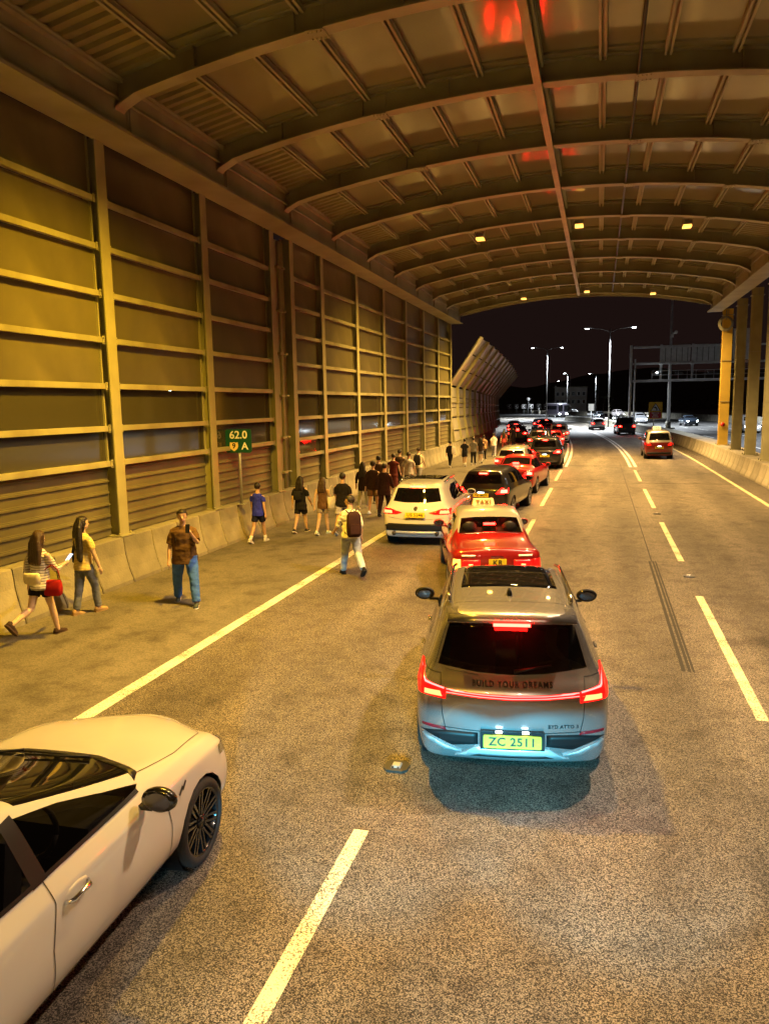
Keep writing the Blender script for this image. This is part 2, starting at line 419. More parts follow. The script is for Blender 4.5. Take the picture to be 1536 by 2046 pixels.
# ------------------------------------------------------------------ concrete barriers: every cast segment a part
def jersey(flip, L, top=.95, toe=0.0):
    """profile (x out from the face toe, z), face on the +x side"""
    pr = [(0, 0), (0, .08), (-.09, .30), (-.17, .62), (-.20, top - .02), (-.22, top), (-.75, top), (-.75, 0)]
    if flip: pr = [(-x, z) for x, z in pr]
    return pr
def seg_mesh(flip, L, top=.95):
    mb = MB(); pr = jersey(flip, L, top); g = .012
    rings = []
    for y, ins in ((g, .014), (g + .02, 0), (L * .5, 0), (L - g - .02, 0), (L - g, .014)):
        rings.append([(x * (1 - ins * 4) - (ins * (-1 if flip else 1) if -.3 < x < .3 else 0), y, max(0, z - ins)) for x, z in pr])
    mb.rings(rings, smooth=False)
    return mb.mesh('barrier_segment', M['concrete'])
lb = empty('parapet_barrier', (-9.2, 5, 0), 0, 'long sloped concrete parapet at the foot of the noise wall', 'concrete barrier')
SL = 1.03; sm = seg_mesh(False, SL)
Y = 5.0
while Y < 90:
    p = rp(Y, -9.2); o = link('barrier_segment', sm, lb, p - Vector((-9.2, 5, 0)), (0, 0, hd(Y + SL / 2))); Y += SL
rb = empty('median_barrier', (6.5, 24, 0), 0, 'low concrete median barrier with many joints below the steel posts', 'concrete barrier')
SR = 1.25; smr = seg_mesh(True, SR, .82)
Y = 24.0
while Y < 150:
    p = rp(Y, 6.5); link('barrier_segment', smr, rb, p - Vector((6.5, 24, 0)), (0, 0, hd(Y + SR / 2))); Y += SR
mb = MB(); n = 40; vs = []
for i in range(n + 1):
    Y = 24 + (150 - 24) * i / n
    for off, z in ((7.2, .3), (7.2, .80), (7.9, .80), (7.9, .0)): vs.append(rp(Y, off, z) - Vector((6.5, 24, 0)))
mb.add(vs, [(4 * i + k, 4 * i + k + 1, 4 * i + k + 5, 4 * i + k + 4) for i in range(n) for k in range(3)])
mb.build('coping', M['concrete'], rb)

# ------------------------------------------------------------------ left noise wall of the enclosure
XW = -9.47                      # road face of the posts
PY = [5.3, 9.35, 13.4, 17.4, 21.45, 22.95, 25.7, 29.7, 33.7, 37.8, 41.8, 45.8, 49.85]
ZT = 8.80
nw = empty('noise_wall', (XW, 9, .95), 0, 'tall olive steel and panel noise wall lining the hard shoulder', 'noise wall')
O = Vector((XW, 9, .95))
def hpost(w, d, tf, tw, h):
    """H section, flanges across the road face"""
    mb = MB()
    mb.box((-tf / 2, 0, h / 2), (tf, w, h)); mb.box((-d + tf / 2, 0, h / 2), (tf, w, h)); mb.box((-d / 2, 0, h / 2), (d - 2 * tf - .004, tw, h))
    return mb
hp = hpost(.30, .34, .03, .03, ZT - .95)
hp.box((-.17, 0, .015), (.50, .46, .03))
for sx in (-.02, -.32):
    for sy in (-.19, .19): hp.tube([(sx + .03, sy, .03), (sx + .03, sy, .075)], .018, 6)
pm = hp.mesh('post', M['steel'])
for y in PY: link('post', pm, nw, Vector((XW, y, .95)) - O)
RAIL = [7.64, 6.74, 5.84, 4.94, 4.03, 3.18, 2.47]
def bay(y0, y1, idx):
    a, b = y0 + .155, y1 - .155; w = b - a; m_ = (a + b) / 2
    rails = RAIL + ([1.92] if idx in (4, 5, 6) else [])
    rm = boxmesh('rail', (.11, w, .112), M['steel'], .012)
    for z in rails: link('rail', rm, nw, Vector((XW - .11, m_, z)) - O)
    for z in rails:
        mb = MB()
        for s in (-1, 1): mb.box((.062, s * (w / 2 - .05), 0), (.012, .07, .16)); mb.tube([(.066, s * (w / 2 - .05), .045), (.085, s * (w / 2 - .05), .045)], .014, 6); mb.tube([(.066, s * (w / 2 - .05), -.045), (.085, s * (w / 2 - .05), -.045)], .014, 6)
        mb.build('rail_bracket', M['steel'], nw, Vector((XW - .11, m_, z)) - O)
    edges = [ZT] + rails
    for z1, z0 in zip(edges[:-1], edges[1:]):
        t = z1 - .056 if z1 < ZT else z1; bt = z0 + .056
        mat = M['panel'] if z0 > 3.9 else M['acrylic']
        mb = MB(); mb.box((0, 0, 0), (.03, w, t - bt)); mb.build('pane', mat, nw, Vector((XW - .20, m_, (t + bt) / 2)) - O)
        mb = MB()                                     # glazing beads at both ends of the pane
        for s in (-1, 1): mb.box((.03, s * (w / 2 - .02), 0), (.04, .04, t - bt))
        mb.build('glazing_bead', M['steel'], nw, Vector((XW - .20, m_, (t + bt) / 2)) - O)
    # ribbed sheet below the last rail
    z0, z1 = .97, rails[-1] - .056; h = z1 - z0; nr = max(2, int(h / .24)); pr = []
    for i in range(nr):
        q = h * i / nr; s = h / nr
        pr += [(0, q), (0, q + s * .58), (.034, q + s * .66), (.034, q + s * .80), (.012, q + s * .84), (.012, q + s * .92), (0, q + s * .95)]
    pr.append((0, h))
    mb = MB(); vs = [(x, -w / 2, z) for x, z in pr] + [(x, w / 2, z) for x, z in pr]; k = len(pr)
    mb.add(vs, [(i, i + 1, k + i + 1, k + i) for i in range(k - 1)])
    mb.build('ribbed_sheet', M['wallrib'], nw, Vector((XW - .22, m_, z0)) - O, fixn=False)
for i in range(len(PY) - 1):
    if i == 4: continue
    bay(PY[i], PY[i + 1], i)
# the narrow slot at the expansion joint: blank plate, a down-pipe with clamps
mb = MB(); mb.box((-.24, 22.2, 4.8), (.03, 1.2, 7.7)); b_ = mb.build('blank_plate', M['steel'], nw, Vector((XW, 0, 0)) - O)
mb = MB(); mb.tube([(0, 0, 0), (0, 0, 7.6)], .055, 10); mb.build('down_pipe', M['steel'], nw, Vector((XW - .12, 22.15, .98)) - O)
for z in (1.5, 2.6, 3.9, 5.2, 6.5, 7.8):
    mb = MB(); mb.box((0, 0, 0), (.15, .42, .07)); mb.tube([(.08, .1, 0), (.08, .28, 0)], .035, 6); mb.build('pipe_clamp', M['steel'], nw, Vector((XW - .12, 22.15, z)) - O)

# ------------------------------------------------------------------ arched roof
RCX, RA, RZC = -1.35, .0150, 10.22
XL, XR = -9.25, 6.55
def zr(x): return RZC - RA * (x - RCX) ** 2
RY = [-2.8, 1.25, 5.3, 9.35, 13.4, 17.4, 21.45, 25.5, 29.6, 33.7, 37.8, 41.8, 45.8, 49.85]
roof = empty('enclosure_roof', (RCX, 20, 8.7), 0, 'arched steel roof with curved ribs over the carriageway', 'roof')
RO = Vector((RCX, 20, 8.7))
def rib_mesh(depth=.46, fw=.30):
    mb = MB(); n = 44
    def sect(x):
        z = zr(x)
        d = min(x - XL, XR - x); hz = -.34 * max(0, 1 - d / .75) ** 2
        f = fw / 2; t = .035; w = .016
        zz = z + hz
        return [(-f, zz), (f, zz), (f, zz + t), (w, zz + t + .01), (w, z + depth - t), (f * .9, z + depth - t), (f * .9, z + depth), (-f * .9, z + depth), (-f * .9, z + depth - t), (-w, z + depth - t), (-w, zz + t + .01), (-f, zz + t)]
    rings = []
    for i in range(n + 1):
        x = XL + (XR - XL) * i / n
        rings.append([(x - RCX, y, z - 8.7) for y, z in sect(x)])
    mb.rings(rings, smooth=False)
    for i in range(1, 8):                              # web stiffeners
        x = XL + (XR - XL) * i / 8
        mb.box((x - RCX, 0, zr(x) + depth / 2 - 8.7), (.02, fw * .8, depth - .08))
    return mb.mesh('rib', M['steel_dark'])
rm_ = rib_mesh()
for y in RY: link('rib', rm_, roof, (0, y - 20, 0))
# splice plates with bolts on every rib near the crown
spm = MB(); spm.box((0, 0, -.01), (.34, .36, .025)); spm.box((0, 0, .24), (.30, .08, .40))
for sx in (-.12, -.04, .04, .12):
    for sy in (-.12, .12): spm.tube([(sx, sy, -.02), (sx, sy, -.045)], .015, 6)
spm_ = spm.mesh('splice_plate', M['steel_dark'])
for y in RY:
    for x in (.75, -4.9, 3.6): link('splice_plate', spm_, roof, Vector((x, y, zr(x))) - RO)
# side girders
for x, nm in ((-9.22, 'eaves_girder'), (6.62, 'eaves_girder')):
    mb = MB(); L_ = 55; yc = 50 - L_ / 2; s = 1 if x < 0 else -1
    mb.box((0, 0, .45), (.52, L_, .90)); mb.box((s * .10, 0, -.03), (.80, L_, .06)); mb.box((s * .05, 0, .93), (.66, L_, .06))
    mb.tube([(s * .36, -L_ / 2, .98), (s * .36, L_ / 2, .98)], .045, 8)
    mb.tube([(s * .30, -L_ / 2, .62), (s * .30, L_ / 2, .62)], .03, 8)
    mb.build(nm, M['steel_dark'] if x > 0 else M['steel_dark'], roof, Vector((x, yc, 8.80)) - RO)
    st = MB(); st.box((0, 0, 0), (.03, .04, .84)); st.box((0, -.12, 0), (.012, .012, .84)); sme = st.mesh('stiffener', M['steel_dark'])
    for y in RY: link('stiffener', sme, roof, Vector((x + s * .275, y + .32, 9.25)) - RO)
# purlins (twin rails) and sheets between the ribs
NP = 12; xs = [XL + .30 + (XR - XL - .60) * i / NP for i in range(NP + 1)]
for bi in range(len(RY) - 1):
    y0, y1 = RY[bi] + .15, RY[bi + 1] - .15; L_ = y1 - y0; ym = (y0 + y1) / 2
    if y1 < 6: 
        if bi % 1: continue
    pmb = MB()
    for s in (-.05, .05): pmb.box((s, 0, 0), (.05, L_, .10))
    pmb.box((0, 0, .055), (.17, L_, .02)); pme = pmb.mesh('purlin', M['steel_dark'])
    for i in range(1, NP):
        x = xs[i]; link('purlin', pme, roof, Vector((x, ym, zr(x) + .36)) - RO, (0, math.atan(2 * RA * (x - RCX)), 0))
    for i in range(NP):
        a, b = xs[i], xs[i + 1]; xm = (a + b) / 2; w = b - a; sl = math.atan(2 * RA * (xm - RCX))
        if i in (0, NP - 1):
            mb = MB(); nr = 13; vs = []; k = 0
            for r in range(nr):
                q = -L_ / 2 + L_ * r / nr; s_ = L_ / nr
                for yy, zz in ((q, 0), (q + s_ * .4, 0), (q + s_ * .5, -.07), (q + s_ * .9, -.07)):
                    vs += [(-w / 2, yy, zz), (w / 2, yy, zz)]; k += 1
            vs += [(-w / 2, L_ / 2, 0), (w / 2, L_ / 2, 0)]; k += 1
            mb.add(vs, [(2 * j, 2 * j + 1, 2 * j + 3, 2 * j + 2) for j in range(k - 1)])
            mb.build('corrugated_roof_sheet', M['corr'], roof, Vector((xm, ym, zr(xm) + .47)) - RO, (0, sl, 0), fixn=False)
        else:
            mb = MB(); mb.box((0, 0, 0), (w - .06, L_ + .2, .03))
            for s in (-1, 1): mb.box((0, s * (L_ / 2 - .30), -.04), (w - .16, .05, .05))
            mb.build('roof_sheet', M['roofpanel'], roof, Vector((xm, ym, zr(xm) + .47)) - RO, (0, sl, 0))
# crown rail hung under the ribs, with a conduit beside it
mb = MB(); mb.box((0, 0, 0), (.16, 53, .10)); mb.box((0, 0, .07), (.05, 53, .06)); mb.build('crown_rail', M['steel'], roof, Vector((-1.38, 23.3, zr(-1.38) - .06)) - RO)
mb = MB(); mb.tube([(0, -26.5, 0), (0, 26.5, 0)], .035, 8); mb.build('conduit', M['darkmetal'], roof, Vector((.62, 23.3, zr(.62) + .05)) - RO)
# fascia at the far mouth
mb = MB(); n = 30; vs = []
for i in range(n + 1):
    x = XL - .1 + (XR - XL + .2) * i / n
    vs += [(x, 50.06, zr(x) - .16), (x, 50.06, zr(x) + .55), (x, 50.10, zr(x) + .55), (x, 50.10, zr(x) - .16)]
mb.add([Vector(v) - RO for v in vs], [(4 * i + k, 4 * i + (k + 1) % 4, 4 * i + 4 + (k + 1) % 4, 4 * i + 4 + k) for i in range(n) for k in range(4)])
mb.build('mouth_fascia', M['steel_dark'], roof)

# ------------------------------------------------------------------ sodium lamps under the roof
def roof_lamp(x, y, label, col=SODIUM, k=1.0):
    z = zr(x) - .10
    t = empty('tunnel_lamp', (x, y, z), 0, label, 'lamp', 'sodium lamps under the enclosure roof')
    mb = MB(); mb.box((0, 0, .05), (.30, .46, .16), taper=.8); mb.build('housing', M['galv'], t)
    mb = MB()
    for s in (-1, 1): mb.box((s * .165, 0, .10), (.02, .06, .30))
    mb.box((0, 0, .25), (.36, .10, .02)); mb.box((0, .0, .34), (.06, .06, .20)); mb.build('bracket', M['steel_dark'], t)
    mb = MB(); mb.box((0, 0, -.06), (.30, .46, .06), taper=.9); mb.build('lens', M['sodium'], t)
    ld = bpy.data.lights.new('sodium_glow', 'SPOT'); ld.spot_size = R(144); ld.spot_blend = .85; ld.energy = LAMP_W * k; ld.color = col; ld.shadow_soft_size = .16
    lo = bpy.data.objects.new('sodium_glow', ld); COL.objects.link(lo); lo.parent = t; lo.location = (0, 0, -.26)
names = {(-4.6, 30.4): 'glowing yellow lamp under the arched roof, leftmost of the nearer row of three',
         (-.87, 30.2): 'glowing yellow lamp beside the crown rail, middle of the nearer row of three',
         (2.92, 30.4): 'glowing yellow lamp under the arched roof, rightmost of the nearer row of three',
         (-4.62, 48.3): 'small yellow lamp at the far roof mouth, leftmost of the farther row of three',
         (-.86, 47.9): 'small yellow lamp at the far roof mouth, middle of the farther row of three',
         (2.9, 48.3): 'small yellow lamp at the far roof mouth, rightmost of the farther row of three'}
for (x, y), l in names.items(): roof_lamp(x, y, l, SODIUM if x < -2 else (1, .60, .21), 1.0 if y < 40 else 1.3)
for y, wd in ((11.2, 'just ahead of the photographer'), (-8.3, 'behind the photographer')):
    for x, s in ((-4.6, 'hard-shoulder side'), (-.87, 'crown'), (2.92, 'median side')):
        roof_lamp(x, y, 'sodium lamp on the %s of the roof %s' % (s, wd), (1, .54, .025) if x < -2 else (1, .60, .20) if x < 2 else (1, .70, .46), 1.25 if x < -2 else .48 if x < 2 else .74)

# ------------------------------------------------------------------ steel posts on the median side
def rpost(y, label, mat, w=.46):
    t = empty('steel_post', (7.18, y, .80), 0, label, 'steel post', 'steel posts along the median')
    h = 8.80 - .80; d = .40
    mb = MB(); tf = .03
    mb.box((0, -d / 2 + tf / 2, h / 2), (w, tf, h)); mb.box((0, d / 2 - tf / 2, h / 2), (w, tf, h)); mb.box((0, 0, h / 2), (.03, d - 2 * tf - .004, h))
    mb.build('shaft', mat, t)
    mb = MB(); mb.box((0, 0, .02), (w + .26, d + .3, .04)); mb.build('base_plate', M['steel'], t)
    for sx in (-1, 1):
        for sy in (-1, 1):
            mb = MB(); mb.tube([(sx * (w / 2 + .06), sy * .26, .03), (sx * (w / 2 + .06), sy * .26, .10)], .022, 6); mb.build('bolt', M['darkmetal'], t)
    mb = MB(); mb.box((0, 0, h - .35), (w + .1, d + .1, .03)); mb.box((0, 0, h - .18), (.03, d + .08, .32)); mb.build('cap_bracket', M['steel_dark'], t)
    for z in (2.6, 5.0):
        mb = MB(); mb.box((0, -d / 2 - .008, z), (w + .02, .012, .03)); mb.build('joint_strip', M['steel_dark'], t)
    return t
pl = ['bright yellow end post at the mouth of the enclosure above the median barrier', 'brown steel post next to the bright yellow end post', 'second brown steel post from the yellow end post', 'third brown steel post from the yellow end post, cut by the frame']
yp = rpost(49.3, pl[0], M['cream'], .52)
mb = MB(); mb.tube([(-.06, -.23, 1.25), (-.06, -.215, 1.25)], .13, 20); mb.build('number_disc', M['signred'], yp)
for y, l in zip((44.6, 40.6, 36.6), pl[1:]): rpost(y, l, M['steel'], .46)
# a coil of cable hung under the bracket of the end post
mb = MB()
for k in range(4):
    r_ = .30 + .03 * k; pts = [(r_ * math.cos(2 * math.pi * i / 20), .05 * k, r_ * math.sin(2 * math.pi * i / 20) * 1.1) for i in range(21)]
    mb.tube(pts, .03, 6)
mb.tube([(0, 0, .2), (0, .05, .75)], .03, 6); mb.box((0, .30, .35), (.05, .5, .05))
tag(mb.build('cable_coil', M['steel_dark'], None, (7.05, 48.95, 7.95)), 'coil of grey cable hung at the head of the yellow end post', 'cable')

# ------------------------------------------------------------------ cranked noise barrier beyond the mouth
nb = empty('cranked_noise_barrier', (-9.4, 51, .95), 0, 'row of cranked ribs and dark panels leaning over the shoulder past the enclosure', 'noise barrier')
NBO = Vector((-9.4, 51, .95)); NBY = [51.0 + 2.95 * i for i in range(14)]
def nbp(Y, s, along=0.0):
    """profile point of the barrier: s 0 foot, 1 lower bend, 2 crank, 3 tip"""
    k = 1 - .16 * (Y - 51) / 38
    off, z = [(-9.35, .95), (-9.62, 2.6), (-9.62, 4.75 * k), (-7.45, 7.85 * k)][s]
    off += .0165 * (Y - 51)
    return rp(Y, off, z)
for i, Y in enumerate(NBY):
    mb = MB(); ca = hd(Y); fw = Vector((math.cos(ca), math.sin(ca), 0)); al = Vector((-math.sin(ca), math.cos(ca), 0))
    pts = [nbp(Y, s) for s in range(4)]; w = .055
    rings = []
    nrm = [fw, fw, (fw * .8 + Vector((0, 0, -.45))).normalized(), (fw * .87 + Vector((0, 0, -.5))).normalized()]
    for p, nn in zip(pts, nrm):
        rings.append([p - NBO + al * w, p - NBO - al * w, p - NBO - al * w - nn * .26, p - NBO + al * w - nn * .26])
    mb.rings(rings, smooth=False)
    mb.build('rib', M['steel'], nb)
    if i < len(NBY) - 1:
        Y2 = NBY[i + 1]
        for s in range(3):
            A, B, C, D = nbp(Y + .06, s), nbp(Y2 - .06, s), nbp(Y2 - .06, s + 1), nbp(Y + .06, s + 1)
            off = -fw * .16 + (Vector((0, 0, .08)) if s == 2 else Vector())
            nsub = 2 if s == 0 else 3
            for q in range(nsub):
                t0, t1 = q / nsub + .012, (q + 1) / nsub - .012
                P = [A.lerp(D, t0), B.lerp(C, t0), B.lerp(C, t1), A.lerp(D, t1)]
                P = [p + off - NBO for p in P]; P2 = [p - fw * .05 for p in P]
                mb = MB(); mb.add(P + P2, [(0, 1, 2, 3), (7, 6, 5, 4), (0, 4, 5, 1), (1, 5, 6, 2), (2, 6, 7, 3), (3, 7, 4, 0)])
                mb.build('panel', M['greypanel'], nb)
            if s < 2:
                for q in (0.05, .5):
                    a = A.lerp(D, q) + off * .5 - NBO; b = B.lerp(C, q) + off * .5 - NBO
                    mb = MB(); mb.tube([a, b], .045, 4, smooth=False); mb.build('rail', M['steel'], nb)
# big end gusset: the first leaning sheet at the enclosure mouth
A, B = nbp(50.2, 2), nbp(50.2, 3); C, D = nbp(51, 3), nbp(51, 2)
mb = MB(); P = [A - NBO, D - NBO, C - NBO, B - NBO]; P2 = [p - Vector((.05, 0, 0)) for p in P]
mb.add(P + P2, [(0, 1, 2, 3), (7, 6, 5, 4), (0, 4, 5, 1), (1, 5, 6, 2), (2, 6, 7, 3), (3, 7, 4, 0)]); mb.build('end_sheet', M['greypanel'], nb)

# ------------------------------------------------------------------ kilometre sign on the parapet
sg = empty('distance_sign', (-9.30, 18.45, .95), R(8), 'green distance marker sign reading 62.0 on a thin pole', 'road sign')
mb = MB(); mb.tube([(0, 0, 0), (0, 0, 1.95)], .035, 10); mb.box((0, 0, .01), (.2, .2, .02)); mb.build('pole', M['galv'], sg)
def rrect(w, h, r, n=5):
    out = []
    for cx_, cz_, a0 in ((w / 2 - r, h / 2 - r, 0), (-w / 2 + r, h / 2 - r, 90), (-w / 2 + r, -h / 2 + r, 180), (w / 2 - r, -h / 2 + r, 270)):
        for i in range(n + 1):
            a = R(a0 + 90 * i / n); out.append((cx_ + r * math.cos(a), cz_ + r * math.sin(a)))
    return out
mb = MB(); mb.prism(rrect(.72, .63, .06), -.055, -.04); pl_ = mb.build('plate', M['signgreen'], sg, (0, 0, 1.72))
mb = MB(); mb.box((0, -.03, .12), (.5, .02, .05)); mb.box((0, -.03, -.12), (.5, .02, .05)); mb.build('mount', M['galv'], sg, (0, 0, 1.72))
def put_text(txt, size, mat, parent, loc, rot=(R(90), 0, 0), depth=.002, bold=.0, sp=1.0, name='lettering'):
    return link(name, text_mesh(txt, size, mat, depth, bold, sp), parent, loc, rot)
put_text('62.0', .29, M['signwhite'], pl_, (0, -.060, .155), bold=.006)
put_text('A', .27, M['signwhite'], pl_, (.17, -.060, -.145), bold=.006)
mb = MB(); mb.prism([(-.105, .11), (-.05, .095), (0, .115), (.05, .095), (.105, .11), (.12, 0), (.09, -.07), (0, -.135), (-.09, -.07), (-.12, 0)], -.064, -.056); mb.build('route_shield', M['signcream'], pl_, (-.13, 0, -.14))
put_text('9', .2, M['ink'], pl_, (-.13, -.067, -.135), bold=.005)

# ------------------------------------------------------------------ beyond the mouth: gantry, masts, signs
ga = hd(95)
gt = empty('sign_gantry', (3.75, 95, 0), ga, 'grey steel sign gantry spanning the oncoming lanes, seen from behind', 'gantry')
mb = MB(); mb.box((-.28, 0, 5.0), (.22, .5, 10.0)); mb.box((.22, 0, 4.2), (.12, .4, 8.4)); mb.box((0, 0, .9), (1.2, 1.2, .5)); mb.build('column', M['galv'], gt)
mb = MB(); mb.box((26.0, 0, 5.0), (.5, .5, 10.0)); mb.build('column', M['galv'], gt)
for z, d in ((9.75, .22), (7.85, .22), (5.85, .26)):
    mb = MB(); mb.box((13, 0, z), (26, .25, d)); mb.build('beam', M['galv'], gt)
for x in (3.1, 6.6, 10.2, 13.6):
    mb = MB(); mb.box((x, -.16, 7.9), (.26, .06, 4.2)); mb.tube([(x - .2, -.2, 7.85), (x + .2, -.2, 7.85)], .2, 8); mb.build('bracket', M['galv'], gt)
for x0, x1, z0, z1 in ((3.3, 6.4, 8.0, 9.95), (6.8, 10.0, 8.0, 9.95), (9.9, 13.5, 8.1, 11.6)):
    bp_ = MB(); bp_.box(((x0 + x1) / 2, .12, (z0 + z1) / 2), (x1 - x0, .05, z1 - z0)); sbk = bp_.build('sign_back', M['galv'], gt)
    for k in range(5):
        x = x0 + (x1 - x0) * (k + .5) / 5; mb = MB(); mb.box((x, .07, (z0 + z1) / 2), (.06, .05, z1 - z0 - .1)); mb.build('back_rib', M['darkmetal'], sbk)
mb = MB(); mb.box((8.2, -.75, 5.95), (13, 1.1, .06)); mb.build('walkway', M['galv'], gt)
for z in (6.45, 6.95): 
    mb = MB(); mb.tube([(1.9, -1.28, z), (14.6, -1.28, z)], .035, 6); mb.build('hand_rail', M['galv'], gt)
for k in range(14):
    x = 1.9 + 12.7 * k / 13; mb = MB(); mb.tube([(x, -1.28, 5.95), (x, -1.28, 6.95)], .03, 6); mb.build('baluster', M['galv'], gt)
for x in (2.4, 5.0, 8.6, 11.6):
    mb = MB(); mb.box((x, -.9, 6.6), (.9, .25, .3)); mb.build('flood_light', M['darkmetal'], gt)
mb = MB(); mb.box((2.5, -1.1, 6.75), (.16, .08, .10)); mb.build('work_lamp', M['cold'], gt)

ct = empty('camera_mast', (8.35, 101, 0), 0, 'tall slim steel mast with a white traffic camera, standing on the median', 'mast')
mb = MB(); mb.tube([(0, 0, .1), (0, 0, 8), (0, 0, 17.5)], [.22, .17, .11], 10); mb.build('pole', M['galv'], ct)
mb = MB(); mb.box((0, 0, .08), (1.5, 1.0, .16)); mb.tube([(0, 0, .1), (0, 0, .9)], .32, 10); mb.build('base', M['concrete'], ct)
mb = MB(); mb.box((.35, -.1, 11.7), (.5, .12, .1)); mb.ball((.55, -.1, 11.85), .20); mb.box((.1, -.1, 11.4), (.3, .3, .35)); mb.build('traffic_camera', M['signwhite'], ct)

def street_lamp(x, y, h, arms, rz, label, power, slab=2.9):
    t = empty('street_lamp', (x, y, 0), rz, label, 'street lamp', 'cold white street lamps beyond the enclosure')
    mb = MB(); mb.tube([(0, 0, 0), (0, 0, h * .5), (0, 0, h)], [.10, .08, .05], 8); mb.build('pole', M['polegrey'], t)
    for s in arms:
        mb = MB(); mb.tube([(0, 0, h - .5), (s * slab * .35, 0, h - .05), (s * slab, 0, h + .15)], .035, 6); mb.build('arm', M['polegrey'], t)
        mb = MB(); mb.box((s * (slab + .25), 0, h + .16), (.62, .30, .12), taper=.8); hdd = mb.build('lamp_head', M['galv'], t)
        mb = MB(); mb.box((s * (slab + .25), 0, h + .06), (.45, .22, .06)); mb.build('lens', M['cold'], hdd)
        if power:
            ld = bpy.data.lights.new('cold_glow', 'SPOT'); ld.energy = power; ld.color = (.86, .93, 1); ld.spot_size = R(140); ld.spot_blend = .5; ld.shadow_soft_size = .25
            lo = bpy.data.objects.new('cold_glow', ld); COL.objects.link(lo); lo.parent = t; lo.location = (s * (slab + .25), 0, h - .15)
street_lamp(1.25, 110, 13.4, (-1, 1), hd(110), 'tall twin armed street lamp rising behind the dark people carrier', 36000)
street_lamp(-11.1, 170, 15.2, (-1, 1), hd(170), 'twin armed street lamp behind the cranked noise barrier tip', 36000)
street_lamp(-9.2, 231, 11.8, (-1,), .3, 'small far street lamp above the coach', 22000, .6)
street_lamp(-1.1, 233, 11.6, (-1,), .3, 'small far street lamp beside the palms', 22000, 1.7)
street_lamp(-13.6, 250, 10.2, (1,), .3, 'smallest far street lamp with a low head left of the coach', 0, .6)

street_lamp(28.5, 66, 13.5, (-1,), 0, 'added unseen street lamp beyond the right frame edge, lighting the oncoming road and gantry', 60000)  # out-of-view lamp added to brighten the gantry, bend sign and oncoming road

# bend warning sign on the median
ws = empty('bend_warning_sign', (6.0, 89.4, 0), hd(80), 'yellow warning sign with a bend triangle and red text panel on the median', 'road sign')
mb = MB(); mb.tube([(-.15, 0, 0), (-.15, 0, 3.2)], .06, 8); mb.build('pole', M['signwhite'], ws)
mb = MB(); mb.prism(rrect(1.45, 1.86, .06), -.09, -.06); wp = mb.build('plate', M['signyellow'], ws, (0, 0, 2.45))
mb = MB(); mb.prism([(-.56, -.10), (.56, -.10), (0, .84)], -.10, -.092); mb.build('triangle', M['ink'], wp)
mb = MB(); mb.prism([(-.44, -.04), (.44, -.04), (0, .70)], -.108, -.102); mb.build('triangle_face', M['signwhite'], wp)
mb = MB(); mb.prism([(.07, .0), (.20, .0), (.20, .20), (.10, .36), (-.02, .38), (-.02, .46), (-.20, .32), (-.02, .20), (-.02, .27), (.07, .18)], -.116, -.11); mb.build('bend_arrow', M['ink'], wp)
mb = MB(); mb.prism(rrect(1.2, .68, .03), -.10, -.092); rp_ = mb.build('red_panel', M['signred'], wp, (0, 0, -.52))
put_text('REDUCE', .20, M['signwhite'], rp_, (0, -.104, .21), bold=.004)
put_text('SPEED', .20, M['signwhite'], rp_, (0, -.104, .0), bold=.004)
put_text('NOW', .22, M['signwhite'], rp_, (0, -.104, -.21), bold=.004, sp=1.3)
# small white plate on a pole
wsn = empty('small_white_sign', (-1.1, 110, 0), hd(110), 'small pale sign on a thin pole behind the small silver car', 'road sign')
mb = MB(); mb.tube([(0, 0, 0), (0, 0, 2.4)], .05, 6); mb.build('pole', M['galv'], wsn)
mb = MB(); mb.box((0, -.06, 2.75), (.75, .03, .95)); mb.build('plate', M['signwhite'], wsn)
wsn = empty('small_white_sign', (26.0, 160, 0), hd(110), 'tiny pale sign beyond the oncoming cars', 'road sign')
mb = MB(); mb.tube([(0, 0, 0), (0, 0, 2.2)], .05, 6); mb.build('pole', M['galv'], wsn)
mb = MB(); mb.box((0, -.06, 2.5), (.9, .03, .9)); mb.build('plate', M['signwhite'], wsn)
# chevron boards round the outside of the bend
for k in range(8):
    Y = 200 + 6.4 * k; p = rp(Y, 19.6); order = ['rightmost', 'second from the right', 'third from the right', 'fourth from the right', 'fourth from the left', 'third from the left', 'second from the left', 'leftmost'][k]
    c = empty('chevron_board', (p.x, p.y, 0), .25, 'black chevron board pointing left, %s of the row of eight' % order, 'chevron sign', 'chevron boards round the bend')
    mb = MB(); mb.tube([(0, 0, 0), (0, 0, 1.9)], .06, 6); mb.build('pole', M['galv'], c)
    mb = MB(); mb.box((0, -.07, 2.45), (1.30, .03, 1.30)); pl_ = mb.build('plate', M['signwhite'], c)
    mb = MB(); mb.box((0, -.092, 2.45), (1.16, .006, 1.16)); mb.build('black_field', M['ink'], pl_)
    mb = MB(); mb.prism([(-.42, 2.45), (.08, 2.96), (.42, 2.96), (-.06, 2.45), (.42, 1.94), (.08, 1.94)], -.103, -.098); mb.build('chevron', M['signwhite'], pl_)
p = rp(229, 19.9); c = empty('round_sign', (p.x, p.y, 0), .25, 'small round sign on a tall pole above the chevron boards', 'road sign')
mb = MB(); mb.tube([(0, 0, 0), (0, 0, 4.5)], .06, 6); mb.build('pole', M['galv'], c)
mb = MB(); mb.tube([(0, -.08, 4.6), (0, -.05, 4.6)], .55, 20); mb.build('disc', M['signwhite'], c)

